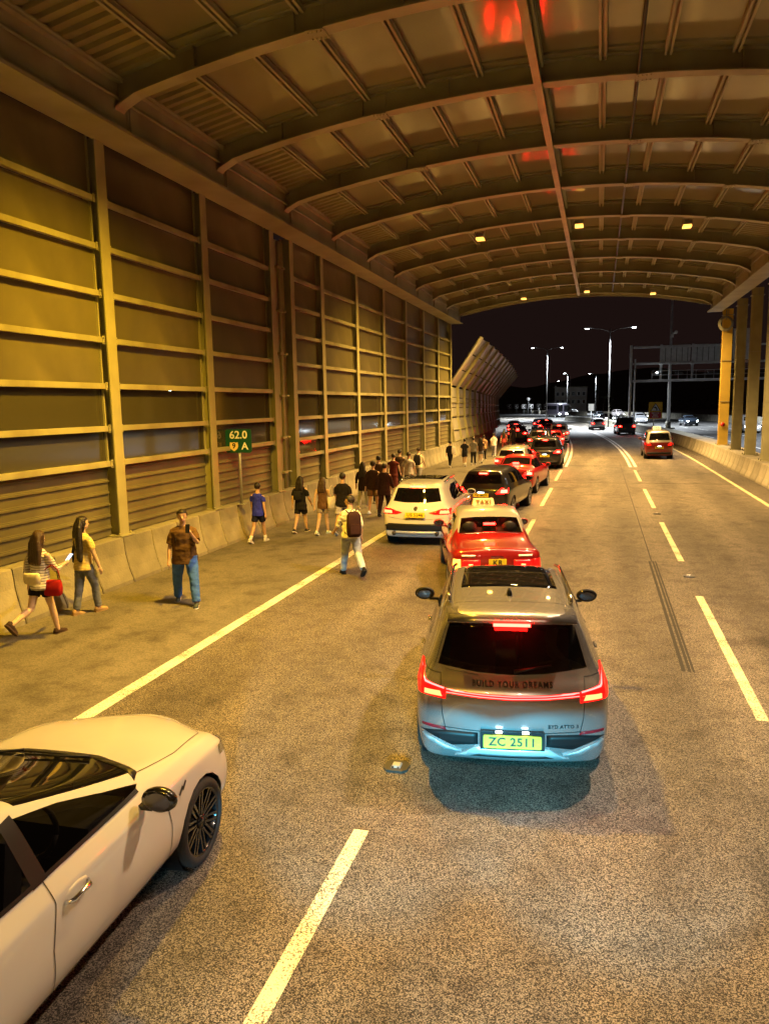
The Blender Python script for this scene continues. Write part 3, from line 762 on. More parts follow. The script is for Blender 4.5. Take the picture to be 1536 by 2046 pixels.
# outer parapet of the oncoming road, then a dark planted slope, a pale block of flats
op = empty('outer_parapet', tuple(rp(60, 26.4)), 0, 'long low parapet on the outer edge of the oncoming road', 'parapet')
oo = rp(60, 26.4); wm_ = seg_mesh(True, 6.0, 1.05)
Y = 60.0
while Y < 330:
    p = rp(Y, 26.4 if Y < 190 else 22.4); link('parapet_segment', wm_, op, p - oo, (0, 0, hd(Y + 3))); Y += 5.95
hill = MB(); nx, ny = 70, 14; vs = []
for j in range(ny + 1):
    for i in range(nx + 1):
        x = -190 + 420 * i / nx; t = j / ny; y = 300 + 150 * t - .0004 * x * x
        h = (26 * (1 - (1 - t) ** 2.0)) * (.72 + .5 * noise.noise((x * .012, t * 1.5, 3.1))) + 1.8 * noise.noise((x * .09, y * .09, 0)) * t
        vs.append((x, y, -.3 + max(0, h)))
hill.add(vs, [(j * (nx + 1) + i, j * (nx + 1) + i + 1, (j + 1) * (nx + 1) + i + 1, (j + 1) * (nx + 1) + i) for j in range(ny) for i in range(nx)], smooth=True)
tag(hill.build('hill', M['turf']), 'dark wooded hill behind the highway', 'hill', kind='structure')
# roadside thicket along the slope foot: leaf tufts in one mass
th = MB()
for k in range(2600):
    x = rnd.uniform(-70, 60); y = 285 + rnd.uniform(-4, 10) - .0004 * x * x; h = 2.0 + 2.6 * (noise.noise((x * .07, 1, 2)) + .5)
    z = rnd.uniform(.0, max(.6, h)); a = rnd.uniform(0, 6.28); s = rnd.uniform(.35, .8)
    d = Vector((math.cos(a), math.sin(a), rnd.uniform(-.3, .6))) * s; e = Vector((-math.sin(a), math.cos(a), rnd.uniform(-.2, .2))) * s * .5
    c = Vector((x, y, z)); th.add([c - d, c + e, c + d, c - e], [(0, 1, 2, 3)])
M['leaf'] = pmat('leaf_green', (.05, .07, .025), .7, var=.5, scale=.8)
tag(th.build('thicket_foliage', M['leaf'], fixn=False), 'dark roadside foliage along the foot of the hill', 'foliage', kind='stuff')
def palm(x, y, h, label):
    t = empty('palm_tree', (x, y, 0), 0, label, 'palm tree', 'palms beyond the highway')
    mb = MB(); mb.tube([(0, 0, 0), (.1, 0, h * .5), (.25, .05, h)], [.22, .15, .13], 8); mb.build('trunk', pmat('palm_bark', (.12, .09, .06), .9, var=.3, scale=4), t)
    mb = MB()
    for k in range(13):
        a = 2 * math.pi * k / 13 + rnd.uniform(-.2, .2); l = rnd.uniform(2.0, 2.9); dr = rnd.uniform(.5, 1.6)
        for q in range(9):
            t0 = q / 9; r_ = l * t0; z = h + .8 * math.sin(t0 * 2.2) - dr * t0 * t0
            c = Vector((.25 + math.cos(a) * r_, .05 + math.sin(a) * r_, z))
            for s in (-1, 1):
                d = Vector((math.cos(a + s * .9), math.sin(a + s * .9), -.45)) * (.75 - .45 * t0); e = Vector((-math.sin(a), math.cos(a), 0)) * .05
                mb.add([c, c + d * .5 + e, c + d, c + d * .5 - e], [(0, 1, 2, 3)])
    mb.build('crown', M['leaf'], t, fixn=False)
palm(-.6, 205, 6.0, 'taller palm with drooping fronds between the far street lamps')
palm(1.0, 212, 4.6, 'shorter palm next to the taller palm')
bd = empty('pale_building', (-9.2, 262, 0), 0, 'pale low building half hidden in the dark behind the coach', 'building')
M['render_wall'] = pmat('pale_render', (.30, .27, .24), .85, var=.2, scale=.3)
mb = MB(); mb.box((0, 0, 4.1), (10.4, 6, 8.2)); mb.build('wall', M['render_wall'], bd)
mb = MB(); mb.box((0, 0, 8.35), (10.9, 6.5, .3)); mb.build('roof', M['concrete'], bd)
for r_ in range(2):
    for k in range(6):
        mb = MB(); mb.box((-4.2 + 1.68 * k, -3.02, 3.6 + 2.6 * r_), (1.05, .08, 1.3)); w_ = mb.build('window', M['galv'], bd)
        mb = MB(); mb.box((-4.2 + 1.68 * k, -3.07, 3.6 + 2.6 * r_), (.88, .03, 1.12)); mb.build('pane', M['glass_dark'], w_)

# lamps of the town glimpsed through the clear panes of the noise wall
for x, y, h, l, en in ((-62, 58, 4.4, 'cold white lamp glimpsed through the clear lower pane nearest the left edge', 45), (-40, 44, 6.0, 'small white lamp seen through the pane above the ribbed sheet at the left edge', 30), (-46, 52, 6.3, 'tiny white lamp beside another in the clear pane at the left edge', 30), (-38, 62, 5.0, 'faint lamp seen through the second clear bay of the noise wall', 30)):
    t = empty('distant_lamp', (x, y, 0), 0, l, 'street lamp', 'town lamps behind the noise wall')
    mb = MB(); mb.tube([(0, 0, 0), (0, 0, h)], [.08, .05], 6); mb.build('pole', M['galv'], t)
    mb = MB(); mb.ball((0, 0, h + .12), (.16, .16, .14), 10, 7); mb.build('globe', M['cold'], t)

# ------------------------------------------------------------------ vehicles
TC = (-1, -.62, 0, .62, 1)
def shell(L, crown=.035, bul=(.10, .16), crease=None, level=2):
    """smooth closed car skin from levels of (y, halfwidth, z) rows; local +y is forward, rear bumper at y=0"""
    K = len(L); n = len(L[0]); J = len(TC); V = {}; bm = bmesh.new()
    def pos(i, j, k):
        y, w, z = L[k][i]; t = TC[j]; x = w * t
        if i == 0: y += bul[0] * t * t
        if i == n - 1: y -= bul[1] * t * t
        if i == 1: y += bul[0] * .35 * t * t
        if i == n - 2: y -= bul[1] * .4 * t * t
        if k == K - 1: z += crown * (1 - t * t)
        return (x, y, z)
    def v(i, j, k):
        if (i, j, k) not in V: V[(i, j, k)] = bm.verts.new(pos(i, j, k))
        return V[(i, j, k)]
    def q(*a): bm.faces.new([v(*p) for p in a])
    for i in range(n - 1):
        for j in range(J - 1):
            q((i, j, 0), (i + 1, j, 0), (i + 1, j + 1, 0), (i, j + 1, 0))
            q((i, j, K - 1), (i, j + 1, K - 1), (i + 1, j + 1, K - 1), (i + 1, j, K - 1))
        for k in range(K - 1):
            q((i, 0, k), (i, 0, k + 1), (i + 1, 0, k + 1), (i + 1, 0, k))
            q((i, J - 1, k), (i + 1, J - 1, k), (i + 1, J - 1, k + 1), (i, J - 1, k + 1))
    for k in range(K - 1):
        for j in range(J - 1):
            q((0, j, k), (0, j + 1, k), (0, j + 1, k + 1), (0, j, k + 1))
            q((n - 1, j, k), (n - 1, j, k + 1), (n - 1, j + 1, k + 1), (n - 1, j + 1, k))
    cl = bm.edges.layers.float.new('crease_edge')
    for (k, cv) in (crease or {}).items():
        for i in range(n - 1):
            for j in (0, J - 1):
                e = bm.edges.get((v(i, j, k), v(i + 1, j, k)))
                if e: e[cl] = cv
        for i in (0, n - 1):
            for j in range(J - 1):
                e = bm.edges.get((v(i, j, k), v(i, j + 1, k)))
                if e: e[cl] = cv
    bmesh.ops.recalc_face_normals(bm, faces=bm.faces[:])
    me = bpy.data.meshes.new('body'); bm.to_mesh(me); bm.free()
    return evaluated(me, [('SUBSURF', dict(levels=level, render_levels=level))])

AX = {'x': (1, 2, 0), 'y': (0, 2, 1), 'z': (0, 1, 2)}
def inside(p, poly):
    c = False; n = len(poly); j = n - 1
    for i in range(n):
        a, b = poly[i], poly[j]
        if (a[1] > p[1]) != (b[1] > p[1]) and p[0] < (b[0] - a[0]) * (p[1] - a[1]) / (b[1] - a[1] + 1e-12) + a[0]: c = not c
        j = i
    return c
def cut(bm, poly, ax, cond):
    """slice the skin along a polygon seen along an axis; returns the faces inside it"""
    u, v, w = AX[ax]; n = len(poly)
    lo = [min(p[k] for p in poly) - .01 for k in (0, 1)]; hi = [max(p[k] for p in poly) + .01 for k in (0, 1)]
    def near(f):
        us = [x.co[u] for x in f.verts]; vs = [x.co[v] for x in f.verts]
        return max(us) > lo[0] and min(us) < hi[0] and max(vs) > lo[1] and min(vs) < hi[1]
    fs = [f for f in bm.faces if cond(f) and near(f)]
    for i in range(n):
        a, b = poly[i], poly[(i + 1) % n]; d = (b[0] - a[0], b[1] - a[1])
        co = [0, 0, 0]; no = [0, 0, 0]; co[u], co[v] = a; no[u], no[v] = -d[1], d[0]
        sl = .02
        e0 = (min(a[0], b[0]) - sl, min(a[1], b[1]) - sl, max(a[0], b[0]) + sl, max(a[1], b[1]) + sl)
        part = []
        for f in fs:
            us = [x.co[u] for x in f.verts]; vs = [x.co[v] for x in f.verts]
            if max(us) > e0[0] and min(us) < e0[2] and max(vs) > e0[1] and min(vs) < e0[3]: part.append(f)
        if not part: continue
        rest = set(fs) - set(part)
        geom = part + list({e for f in part for e in f.edges}) + list({x for f in part for x in f.verts})
        r = bmesh.ops.bisect_plane(bm, geom=geom, dist=1e-5, plane_co=co, plane_no=no)
        new = [g for g in r['geom'] if isinstance(g, bmesh.types.BMFace)]
        fs = [f for f in rest if f.is_valid] + [f for f in new if f.is_valid]
    out = []
    for f in set(fs):
        c = f.calc_center_median()
        if inside((c[u], c[v]), poly): out.append(f)
    return out
def faces_mesh(faces, name, mat, off=0.0):
    ids = {}; vs = []; fs = []
    for f in faces:
        for x in f.verts: x.index = -1
    for f in faces:
        q = []
        for x in f.verts:
            if x.index < 0: x.index = len(vs); vs.append(tuple(x.co + x.normal * off))
            q.append(x.index)
        fs.append(q)
    me = bpy.data.meshes.new(name); me.from_pydata(vs, [], fs); me.materials.append(mat)
    me.polygons.foreach_set('use_smooth', [True] * len(fs)); me.update(); return me

def onskin(bvh, ax, sgn, p2):
    u, v, w = AX[ax]; o = [0, 0, 0]; d = [0, 0, 0]; o[u], o[v] = p2; o[w] = sgn * 9.0; d[w] = -sgn
    if ax == 'z': o[w] = 5.0; d[w] = -1
    if ax == 'y': o[w] = -5.0 if sgn < 0 else 9.0
    h = bvh.ray_cast(Vector(o), Vector(d)); return h[0], h[1]
def decal(bvh, poly, ax, sgn, name, mat, parent, off=.004, step=.06, skirt=True):
    """a shaped piece laid on the skin, with an edge"""
    u, v, w = AX[ax]; bm = bmesh.new()
    f = bm.faces.new([bm.verts.new((p[0], p[1], 0)) for p in poly])
    xs = [p[0] for p in poly]; ys = [p[1] for p in poly]
    for k, (a, b) in enumerate(((min(xs), max(xs)), (min(ys), max(ys)))):
        m = int((b - a) / step)
        for i in range(1, m + 1):
            co = [0, 0, 0]; no = [0, 0, 0]; co[k] = a + (b - a) * i / (m + 1); no[k] = 1
            bmesh.ops.bisect_plane(bm, geom=bm.faces[:] + bm.edges[:] + bm.verts[:], dist=1e-5, plane_co=co, plane_no=no)
    vs = []; last = None; bm.verts.ensure_lookup_table()
    base = []
    for x in bm.verts:
        h, nn = onskin(bvh, ax, sgn, (x.co.x, x.co.y))
        if h is None:
            h = Vector((0, 0, 0)); h[u], h[v] = x.co.x, x.co.y; h[w] = last if last is not None else 0; nn = Vector((0, 0, 0)); nn[w] = sgn
        last = h[w]; vs.append(h + nn * off); base.append(h - nn * .004)
    fs = [[x.index for x in f.verts] for f in bm.faces]
    if skirt:
        bo = len(vs); vs2 = vs + base
        for e in bm.edges:
            if e.is_boundary: a, b = e.verts[0].index, e.verts[1].index; fs.append([a, b, bo + b, bo + a])
        vs = vs2
    nf = len(bm.faces); bm.free()
    mb = MB(); mb.v = [tuple(p) for p in vs]; mb.f = fs; mb.m = [0] * len(fs); mb.sm = [True] * nf + [False] * (len(fs) - nf)
    return mb.build(name, mat, parent)
def seam(bvh, path, ax, sgn, parent, mat, wdt=.007, name='panel_gap', off=.003):
    """thin line on the skin along a 2D path"""
    pts = []
    for (a, b) in zip(path[:-1], path[1:]):
        m = max(1, int(math.hypot(b[0] - a[0], b[1] - a[1]) / .025))
        for i in range(m): pts.append((a[0] + (b[0] - a[0]) * i / m, a[1] + (b[1] - a[1]) * i / m))
    pts.append(path[-1]); vs = []
    for i, p in enumerate(pts):
        q0, q1 = pts[max(0, i - 1)], pts[min(len(pts) - 1, i + 1)]; dx, dy = q1[0] - q0[0], q1[1] - q0[1]; l = math.hypot(dx, dy) or 1
        nx, ny = -dy / l * wdt / 2, dx / l * wdt / 2
        for s in (-1, 1):
            h, nn = onskin(bvh, ax, sgn, (p[0] + nx * s, p[1] + ny * s))
            if h is None: h, nn = onskin(bvh, ax, sgn, p)
            if h is None: h = Vector(vs[-1]) if vs else Vector(); nn = Vector()
            vs.append(h + nn * off)
    mb = MB(); mb.add(vs, [(2 * i, 2 * i + 1, 2 * i + 3, 2 * i + 2) for i in range(len(pts) - 1)], smooth=True)
    return mb.build(name, mat, parent)

def circ(cy_, cz_, r, n=18, a0=0): return [(cy_ + r * math.cos(2 * math.pi * i / n + a0), cz_ + r * math.sin(2 * math.pi * i / n + a0)) for i in range(n)]
_WH = {}
def wheel_meshes(r, w, spokes, rimkey):
    k = (r, w, spokes, rimkey)
    if k in _WH: return _WH[k]
    mb = MB(); pr = [(r * .74, -w * .40), (r * .77, -w * .46), (r * .86, -w * .52), (r * .965, -w * .46), (r, -w * .36), (r, w * .36), (r * .965, w * .46), (r * .86, w * .52), (r * .77, w * .46), (r * .74, w * .40)]
    n = 36; vs = []
    for i in range(n):
        a = 2 * math.pi * i / n
        for (rr, x) in pr: vs.append((x, rr * math.cos(a), rr * math.sin(a)))
    m = len(pr)
    mb.add(vs, [(i * m + k_, i * m + (k_ + 1) % m, ((i + 1) % n) * m + (k_ + 1) % m, ((i + 1) % n) * m + k_) for i in range(n) for k_ in range(m)], smooth=True)
    ty = mb.mesh('tyre', M['rubber'])
    mb = MB(); vs = []
    pr = [(r * .78, w * .45), (r * .755, w * .47), (r * .72, w * .40), (r * .69, w * .0), (r * .69, -w * .4), (r * .78, -w * .45)]; m = len(pr)
    for i in range(n):
        a = 2 * math.pi * i / n
        for (rr, x) in pr: vs.append((x, rr * math.cos(a), rr * math.sin(a)))
    mb.add(vs, [(i * m + k_, i * m + k_ + 1, ((i + 1) % n) * m + k_ + 1, ((i + 1) % n) * m + k_) for i in range(n) for k_ in range(m - 1)], smooth=True)
    for s in range(spokes):
        for d in (-.10, .10):
            a = 2 * math.pi * s / spokes; b = a + d * 2.2
            def P(rr, an, x): return (x, rr * math.cos(an), rr * math.sin(an))
            wd = .045
            vs = []
            for rr, an, x, ww in ((r * .10, a + d, w * .36, .16), (r * .35, a + d * 1.3, w * .38, wd * 1.6), (r * .73, b, w * .44, wd)):
                vs += [P(rr, an - ww, x), P(rr, an + ww, x), P(rr, an + ww, x - .035), P(rr, an - ww, x - .035)]
            mb.add(vs, [(4 * i + q, 4 * i + (q + 1) % 4, 4 * i + 4 + (q + 1) % 4, 4 * i + 4 + q) for i in range(2) for q in range(4)])
    mb.tube([(w * .30, 0, 0), (w * .42, 0, 0)], r * .16, 14)
    rim = mb.mesh('rim', M[rimkey])
    mb = MB(); mb.tube([(-.02, 0, 0), (.01, 0, 0)], r * .50, 24); mb.box((.02, r * .38, .0), (.09, .07, .16)); disc = mb.mesh('brake_disc', M['darkmetal'])
    _WH[k] = (ty, rim, disc); return _WH[k]
def add_wheels(car, track, axles, r, w, spokes=5, rimkey='alloy', detail=True):
    ty, rim, disc = wheel_meshes(r, w, spokes, rimkey)
    for y in axles:
        for s in (-1, 1):
            o = link('wheel', ty, car, (s * (track - w / 2), y, r), (0, 0, 0 if s > 0 else math.pi))
            link('rim', rim, o)
            if detail: link('brake_disc', disc, o)

def plate(car, txt, loc, w, h, mat, two=None, size=None, rx=0):
    mb = MB(); mb.prism(rrect(w, h, .012, 3), -.012, 0); p = mb.build('number_plate', mat, car, loc, (rx, 0, 0))
    if two:
        put_text(txt, h * .50, M['ink'], p, (0, -.0135, h * .23), depth=.0008, bold=.002, sp=1.1); put_text(two, h * .50, M['ink'], p, (0, -.0135, -h * .24), depth=.0008, bold=.002, sp=1.05)
    else: put_text(txt, size or h * .88, M['ink'], p, (0, -.0135, -.002), depth=.0008, bold=.0025, sp=1.08)
    return p
def mirror(car, y, z, x, s, mat, big=1.0):
    mb = MB(); mb.ball((s * (x + .13 * big), y, z + .03), (.13 * big, .075 * big, .085 * big), 14, 9)
    for i, v_ in enumerate(mb.v):
        if v_[1] < y - .03 * big: mb.v[i] = (v_[0], y - .03 * big, v_[2])
    mb.box((s * (x + .01), y + .02, z - .045), (.12, .05, .03)); m_ = mb.build('mirror', mat, car)
    mb = MB(); mb.ball((s * (x + .13 * big), y - .033 * big, z + .03), (.105 * big, .003, .062 * big), 14, 6); mb.build('mirror_glass', M['mirrorglass'], m_)
    return m_
def fill(a): return [tuple(p) for p in a]
def mirrored(poly): return [(-x, z) for x, z in poly][::-1]

def make_car(name, label, loc, rz, spec, group=None, cat='car'):
    """spec: levels, paint, windows, wheels ...; returns the thing and a BVH of its skin"""
    car = empty(name, (loc[0], loc[1], 0), rz, label, cat, group)
    me = shell(spec['L'], spec.get('crown', .035), spec.get('bul', (.10, .16)), spec.get('crease'), spec.get('level', 2))
    bm = bmesh.new(); bm.from_mesh(me); bpy.data.meshes.remove(me)
    bvh = BVHTree.FromBMesh(bm)
    r = spec['r']
    for y in spec['axles']:                              # wheel openings
        poly = circ(y, r, r * spec.get('arch', 1.13), 20, .08)
        for s in (-1, 1):
            fs = cut(bm, poly, 'x', lambda f: s * f.calc_center_median().x > .45 * spec['W'] / 2 and abs(f.normal.x) > .35 and f.calc_center_median().z < 1.0)
            bmesh.ops.delete(bm, geom=fs, context='FACES')
            mb = MB(); ri = r * spec.get('arch', 1.13)
            ring = lambda x: [(x, y + ri * math.cos(2 * math.pi * i / 20 + .08), r + ri * math.sin(2 * math.pi * i / 20 + .08)) for i in range(20)]
            mb.rings([ring(s * (spec['W'] / 2 - .06)), ring(s * (spec['W'] / 2 - .34))], cap=False); vb = len(mb.v)
            mb.add(ring(s * (spec['W'] / 2 - .34)), [tuple(range(20))]); mb.build('wheel_well', M['blackplastic'], car, fixn=False)
    glass = spec.get('glass', 'glass_dark')
    for nm, ax, poly, cond in spec.get('win', []):
        sides = (-1, 1) if ax == 'x' else (0,)
        for s in sides:
            c2 = (lambda f, s=s, cond=cond: s * f.normal.x > .25 and (cond is None or cond(f))) if ax == 'x' else cond
            fs = cut(bm, poly, ax, c2)
            if not fs: continue
            bm.normal_update()
            m2 = faces_mesh(fs, nm, M[spec.get('glass_' + nm, glass)]); link(nm, m2, car)
            bmesh.ops.delete(bm, geom=fs, context='FACES')
    me = bpy.data.meshes.new('body'); 
    for f in bm.faces: f.smooth = True
    twot = spec.get('twotone')
    if twot:
        for f in bm.faces:
            if twot(f.calc_center_median()): f.material_index = 1
    bm.to_mesh(me); bm.free()
    me.materials.append(spec['paint'])
    if twot: me.materials.append(spec['paint2'])
    link('body', me, car)
    add_wheels(car, spec['W'] / 2 - .015, spec['axles'], r, spec.get('tw', .22), spec.get('spokes', 5), spec.get('rim', 'alloy'), spec.get('detail', True))
    # dark cabin: floor, seats, dash
    if spec.get('cabin'):
        y0, y1, zt = spec['cabin']
        mb = MB(); mb.box((0, (y0 + y1) / 2, .42), (spec['W'] - .36, y1 - y0, .08)); 
        for yy in (y0 + .05, y0 + (y1 - y0) * .48):
            for x in (-.38, .38):
                mb.box((x, yy + .22, .58), (.50, .50, .22)); mb.box((x, yy, .88), (.48, .14, .60), Matrix.Rotation(-.16, 3, 'X')); mb.ball((x, yy - .05, zt - .22), (.14, .06, .11), 10, 7)
        mb.box((0, y1 - .10, .82), (spec['W'] - .40, .40, .22))
        pts = [(.38 + .18 * math.cos(2 * math.pi * i / 16), y1 - .42 + .05 * math.sin(2 * math.pi * i / 16), .95 + .16 * math.sin(2 * math.pi * i / 16)) for i in range(17)]
        mb.tube(pts, .018, 6)
        mb.build('interior', M['interior'], car)
    return car, bvh

def paint(name, col, metal=.0, rough=.32, flake=True):
    return pmat(name, col, rough, metal=metal, coat=1.0, var=.03, scale=1.5)
def lower(ys, w, z, wend=(.86, .80)):
    return [(y, w * (wend[0] if i == 0 else wend[1] if i == len(ys) - 1 else .965 if i in (1,) else .95 if i == len(ys) - 2 else 1), z) for i, y in enumerate(ys)]
def hatch(L_, W_, H_, belt=1.04, nose=.92, rg=(.16, .50), hood0=.72, wsh=.60, cl=.22, roofw=.66, sh=.93):
    """levels for a two-box car (SUV, hatchback, people carrier)"""
    w = W_ / 2; yc = L_ * hood0; yr = L_ * wsh
    y = [0, .16, .75, L_ * .30, L_ * .42, L_ * .52, yr, yc, L_ * .87, L_ * .955, L_]
    lv = [[(max(.10, min(a, L_ - .16)), w * .84, cl) for i, a in enumerate(y)],
          lower([.03] + y[1:-1] + [L_ - .03], w * .965, cl + .09),
          lower(y, w, .62),
          [(a + (.03 if i == 0 else -.02 if i == 10 else 0), w * f, z) for i, (a, f, z) in enumerate(zip(y, (.82, .945, .985, .99, .99, .985, .98, .97, .95, .88, .72), (sh, sh, sh, sh - .01, sh - .02, sh - .02, sh - .02, sh - .03, nose - .06, nose - .14, nose - .20)))],
          [(a, w * f, z) for a, f, z in zip((rg[0], rg[0] + .10, .80, y[3], y[4], y[5], y[6] + .05, yc, L_ * .865, L_ * .945, L_ - .06), (.74, .84, .91, .93, .935, .93, .92, .88, .85, .78, .62), (belt + .02, belt + .02, belt + .01, belt, belt, belt, belt - .005, belt, nose, nose - .08, nose - .15))],
          [(a, w * f, z) for a, f, z in zip((rg[1], rg[1] + .09, rg[1] + .45, y[3] + .12, y[4] + .05, y[5] + .02, yr - .05, yc - .02, L_ * .86, L_ * .935, L_ - .10), (roofw - .03, roofw - .02, roofw, roofw + .02, roofw + .025, roofw + .02, roofw - .02, .76, .72, .64, .50), (H_ - .105, H_ - .07, H_ - .04, H_ - .015, H_ - .01, H_ - .015, H_ - .06, belt + .02, nose + .02, nose - .05, nose - .12))]]
    return lv
def sedan(L_, W_, H_, belt=.94, nose=.86, trunk=1.0, hood0=.70, wsh=.565, rsh=.30, tr0=.20, cl=.20, roofw=.64, mid=(.40, .49)):
    """levels for a three-box car"""
    w = W_ / 2; yc = L_ * hood0; yr = L_ * wsh; yt = L_ * tr0; yb = L_ * rsh
    y = [0, .16, yt, yb, L_ * mid[0], L_ * mid[1], yr, yc, L_ * .86, L_ * .95, L_]
    lv = [[(max(.20, min(a, L_ - .16)), w * .80, cl + (.06 if i in (0, 10) else 0)) for i, a in enumerate(y)],
          lower([.03] + y[1:-1] + [L_ - .03], w * .965, cl + .12),
          lower(y, w, .56),
          [(a, w * f, z) for a, f, z in zip([.03] + y[1:-1] + [L_ - .02], (.84, .95, .985, .99, .99, .985, .98, .97, .95, .88, .72), (trunk - .10, trunk - .07, belt - .09, belt - .10, belt - .11, belt - .11, belt - .11, belt - .11, nose - .08, nose - .14, nose - .20))],
          [(a, w * f, z) for a, f, z in zip((.06, .18, yt, yb, y[4], y[5], yr + .05, yc, L_ * .855, L_ * .94, L_ - .05), (.78, .86, .90, .93, .93, .93, .92, .89, .86, .79, .62), (trunk - .02, trunk - .01, belt + .01, belt, belt, belt, belt, belt, nose, nose - .07, nose - .14))],
          [(a, w * f, z) for a, f, z in zip((.09, .22, yt + .05, yb + .10, y[4] + .05, y[5] + .02, yr - .04, yc - .02, L_ * .85, L_ * .93, L_ - .08), (.66, .74, .76, roofw, roofw + .02, roofw + .02, roofw - .01, .78, .74, .66, .50), (trunk + .0, trunk + .015, trunk + .02, H_ - .06, H_ - .02, H_ - .015, H_ - .06, belt + .02, nose + .02, nose - .045, nose - .11))]]
    return lv
CR = {3: .35, 4: .25, 5: .25}
up = lambda f: f.normal.z > .12
rear = lambda f: f.normal.y < -.10

# ---- silver electric SUV straight ahead
P_silver = paint('silver_paint', (.31, .305, .31), .7, .27)
Ls = hatch(4.455, 1.875, 1.615, rg=(.20, .40), roofw=.69, belt=1.05, cl=.235)
byd, bv = make_car('silver_suv', 'silver SUV right ahead with a full width red light bar and plate ZC 2511', (-.70, 6.55), R(8.2), dict(
    L=Ls, W=1.875, r=.345, axles=(.93, 3.65), paint=P_silver, crease=CR, tw=.235, cabin=(1.2, 3.1, 1.50), glass='glass_dark', glass_rear_window='glass_dark',
    win=[('rear_window', 'y', [(-.69, 1.105), (-.30, 1.065), (0, 1.055), (.30, 1.065), (.69, 1.105), (.585, 1.465), (.30, 1.485), (-.30, 1.485), (-.585, 1.465)], lambda f: rear(f) and f.calc_center_median().y < 1.0),
         ('side_window', 'x', [(.95, 1.20), (1.30, 1.10), (2.05, 1.085), (2.05, 1.50), (1.45, 1.48)], None),
         ('side_window', 'x', [(2.12, 1.085), (3.10, 1.075), (2.72, 1.40), (2.50, 1.485), (2.12, 1.50)], None),
         ('windscreen', 'z', [(-.70, 3.13), (.70, 3.13), (.56, 2.66), (-.56, 2.66)], up)]), cat='car')
for s in (-1, 1):
    lamp = [(.61, .845), (.86, .865), (.885, .93), (.86, 1.03), (.835, 1.03), (.80, .975), (.61, .93)]
    if s < 0: lamp = mirrored(lamp)
    tl = decal(bv, lamp, 'y', -1, 'tail_light', M['redlens'], byd, .012)
    core = [(.64, .862), (.80, .872), (.80, .912), (.66, .908)]
    decal(bv, core if s > 0 else mirrored(core), 'y', -1, 'brake_core', M['brake_core'], tl, .017)
    edge = [(.832, 1.028), (.846, 1.028), (.80, .955), (.62, .922), (.62, .934), (.79, .967)]
    decal(bv, edge if s > 0 else mirrored(edge), 'y', -1, 'light_line', M['thinred'], tl, .017, skirt=False)
    refl = [(.60, .545), (.83, .565), (.83, .59), (.62, .575)]
    decal(bv, refl if s > 0 else mirrored(refl), 'y', -1, 'reflector', pmat('reflector_red', (.30, .01, .02), .3), byd, .006)
    ins = [(.31, .43), (.55, .40), (.72, .47), (.84, .52), (.60, .545), (.31, .545)]
    decal(bv, ins if s > 0 else mirrored(ins), 'y', -1, 'bumper_grille', M['blackplastic'], byd, .006)
    fin = [(.46, .345), (.62, .355), (.78, .44), (.82, .49), (.74, .465), (.60, .395)]
    decal(bv, fin if s > 0 else mirrored(fin), 'y', -1, 'bumper_fin', paint('fin_silver', (.40, .41, .42), .3, .35), byd, .02)
    mb = MB(); mb.tube([(s * .60, .85, 1.575), (s * .62, 1.1, 1.615), (s * .62, 2.3, 1.62), (s * .60, 2.6, 1.58)], .018, 8); mb.build('roof_rail', M['chrome'], byd)
    mirror(byd, 2.98, 1.08, .90, s, M['blackplastic'])
    for yy in (1.55, 2.45):
        h, nn = onskin(bv, 'x', s, (yy, .93)); mb = MB(); mb.ball((h.x + nn.x * .02, yy, .93), (.018, .11, .018), 10, 6); mb.build('door_handle', P_silver, byd)
    seam(bv, [(.845, 1.05), (.66, 1.04), (.64, .70), (.61, .56)] if s > 0 else [(-.845, 1.05), (-.66, 1.04), (-.64, .70), (-.61, .56)], 'y', -1, byd, M['ink'], .007)
bar = [(-.61, .93), (-.30, .912), (0, .905), (.30, .912), (.61, .93), (.61, .895), (.30, .872), (0, .865), (-.30, .872), (-.61, .895)]
lb_ = decal(bv, bar, 'y', -1, 'light_bar', M['redlens'], byd, .012)
for dz in (.004, -.017):
    seam(bv, [(-.60, .92 + dz), (-.30, .900 + dz), (0, .893 + dz), (.30, .900 + dz), (.60, .92 + dz)], 'y', -1, lb_, M['thinred'], .007, 'light_line', .016)
mb = MB(); mb.box((0, .272, 1.503), (.34, .02, .024)); mb.build('high_brake_light', M['brake'], byd)
mb = MB(); mb.rings([[(x, .30 + .05 * abs(x) ** 2 + dy, z) for dy, z in ((0, 1.515), (.35, 1.565), (.35, 1.53), (.03, 1.498))] for x in (-.60, -.3, 0, .3, .60)], smooth=True); mb.build('roof_spoiler', P_silver, byd)
plate(byd, 'ZC 2511', (0, -.03, .50), .52, .125, M['plate_y'])
mb = MB(); mb.box((0, -.008, .50), (.58, .03, .17)); mb.build('plate_recess', M['blackplastic'], byd)
for s in (-.12, .12):
    mb = MB(); mb.box((s, -.022, .585), (.06, .02, .012)); mb.build('plate_lamp', M['platelight'], byd)
dif = [(-.52, .300), (.52, .300), (.42, .350), (.34, .410), (-.34, .410), (-.42, .350)]
decal(bv, dif, 'y', -1, 'skid_plate', paint('skid_silver', (.5, .5, .5), .4, .35), byd, .016)
decal(bv, [(-.38, .312), (.38, .312), (.30, .335), (-.30, .335)], 'y', -1, 'skid_slot', M['blackplastic'], byd, .019)
seam(bv, [(-.30, 1.045), (-.62, 1.075)], 'y', -1, byd, M['ink'], .004)
seam(bv, [(-.62, .575), (-.3, .56), (.3, .56), (.62, .575)], 'y', -1, byd, M['ink'], .008)
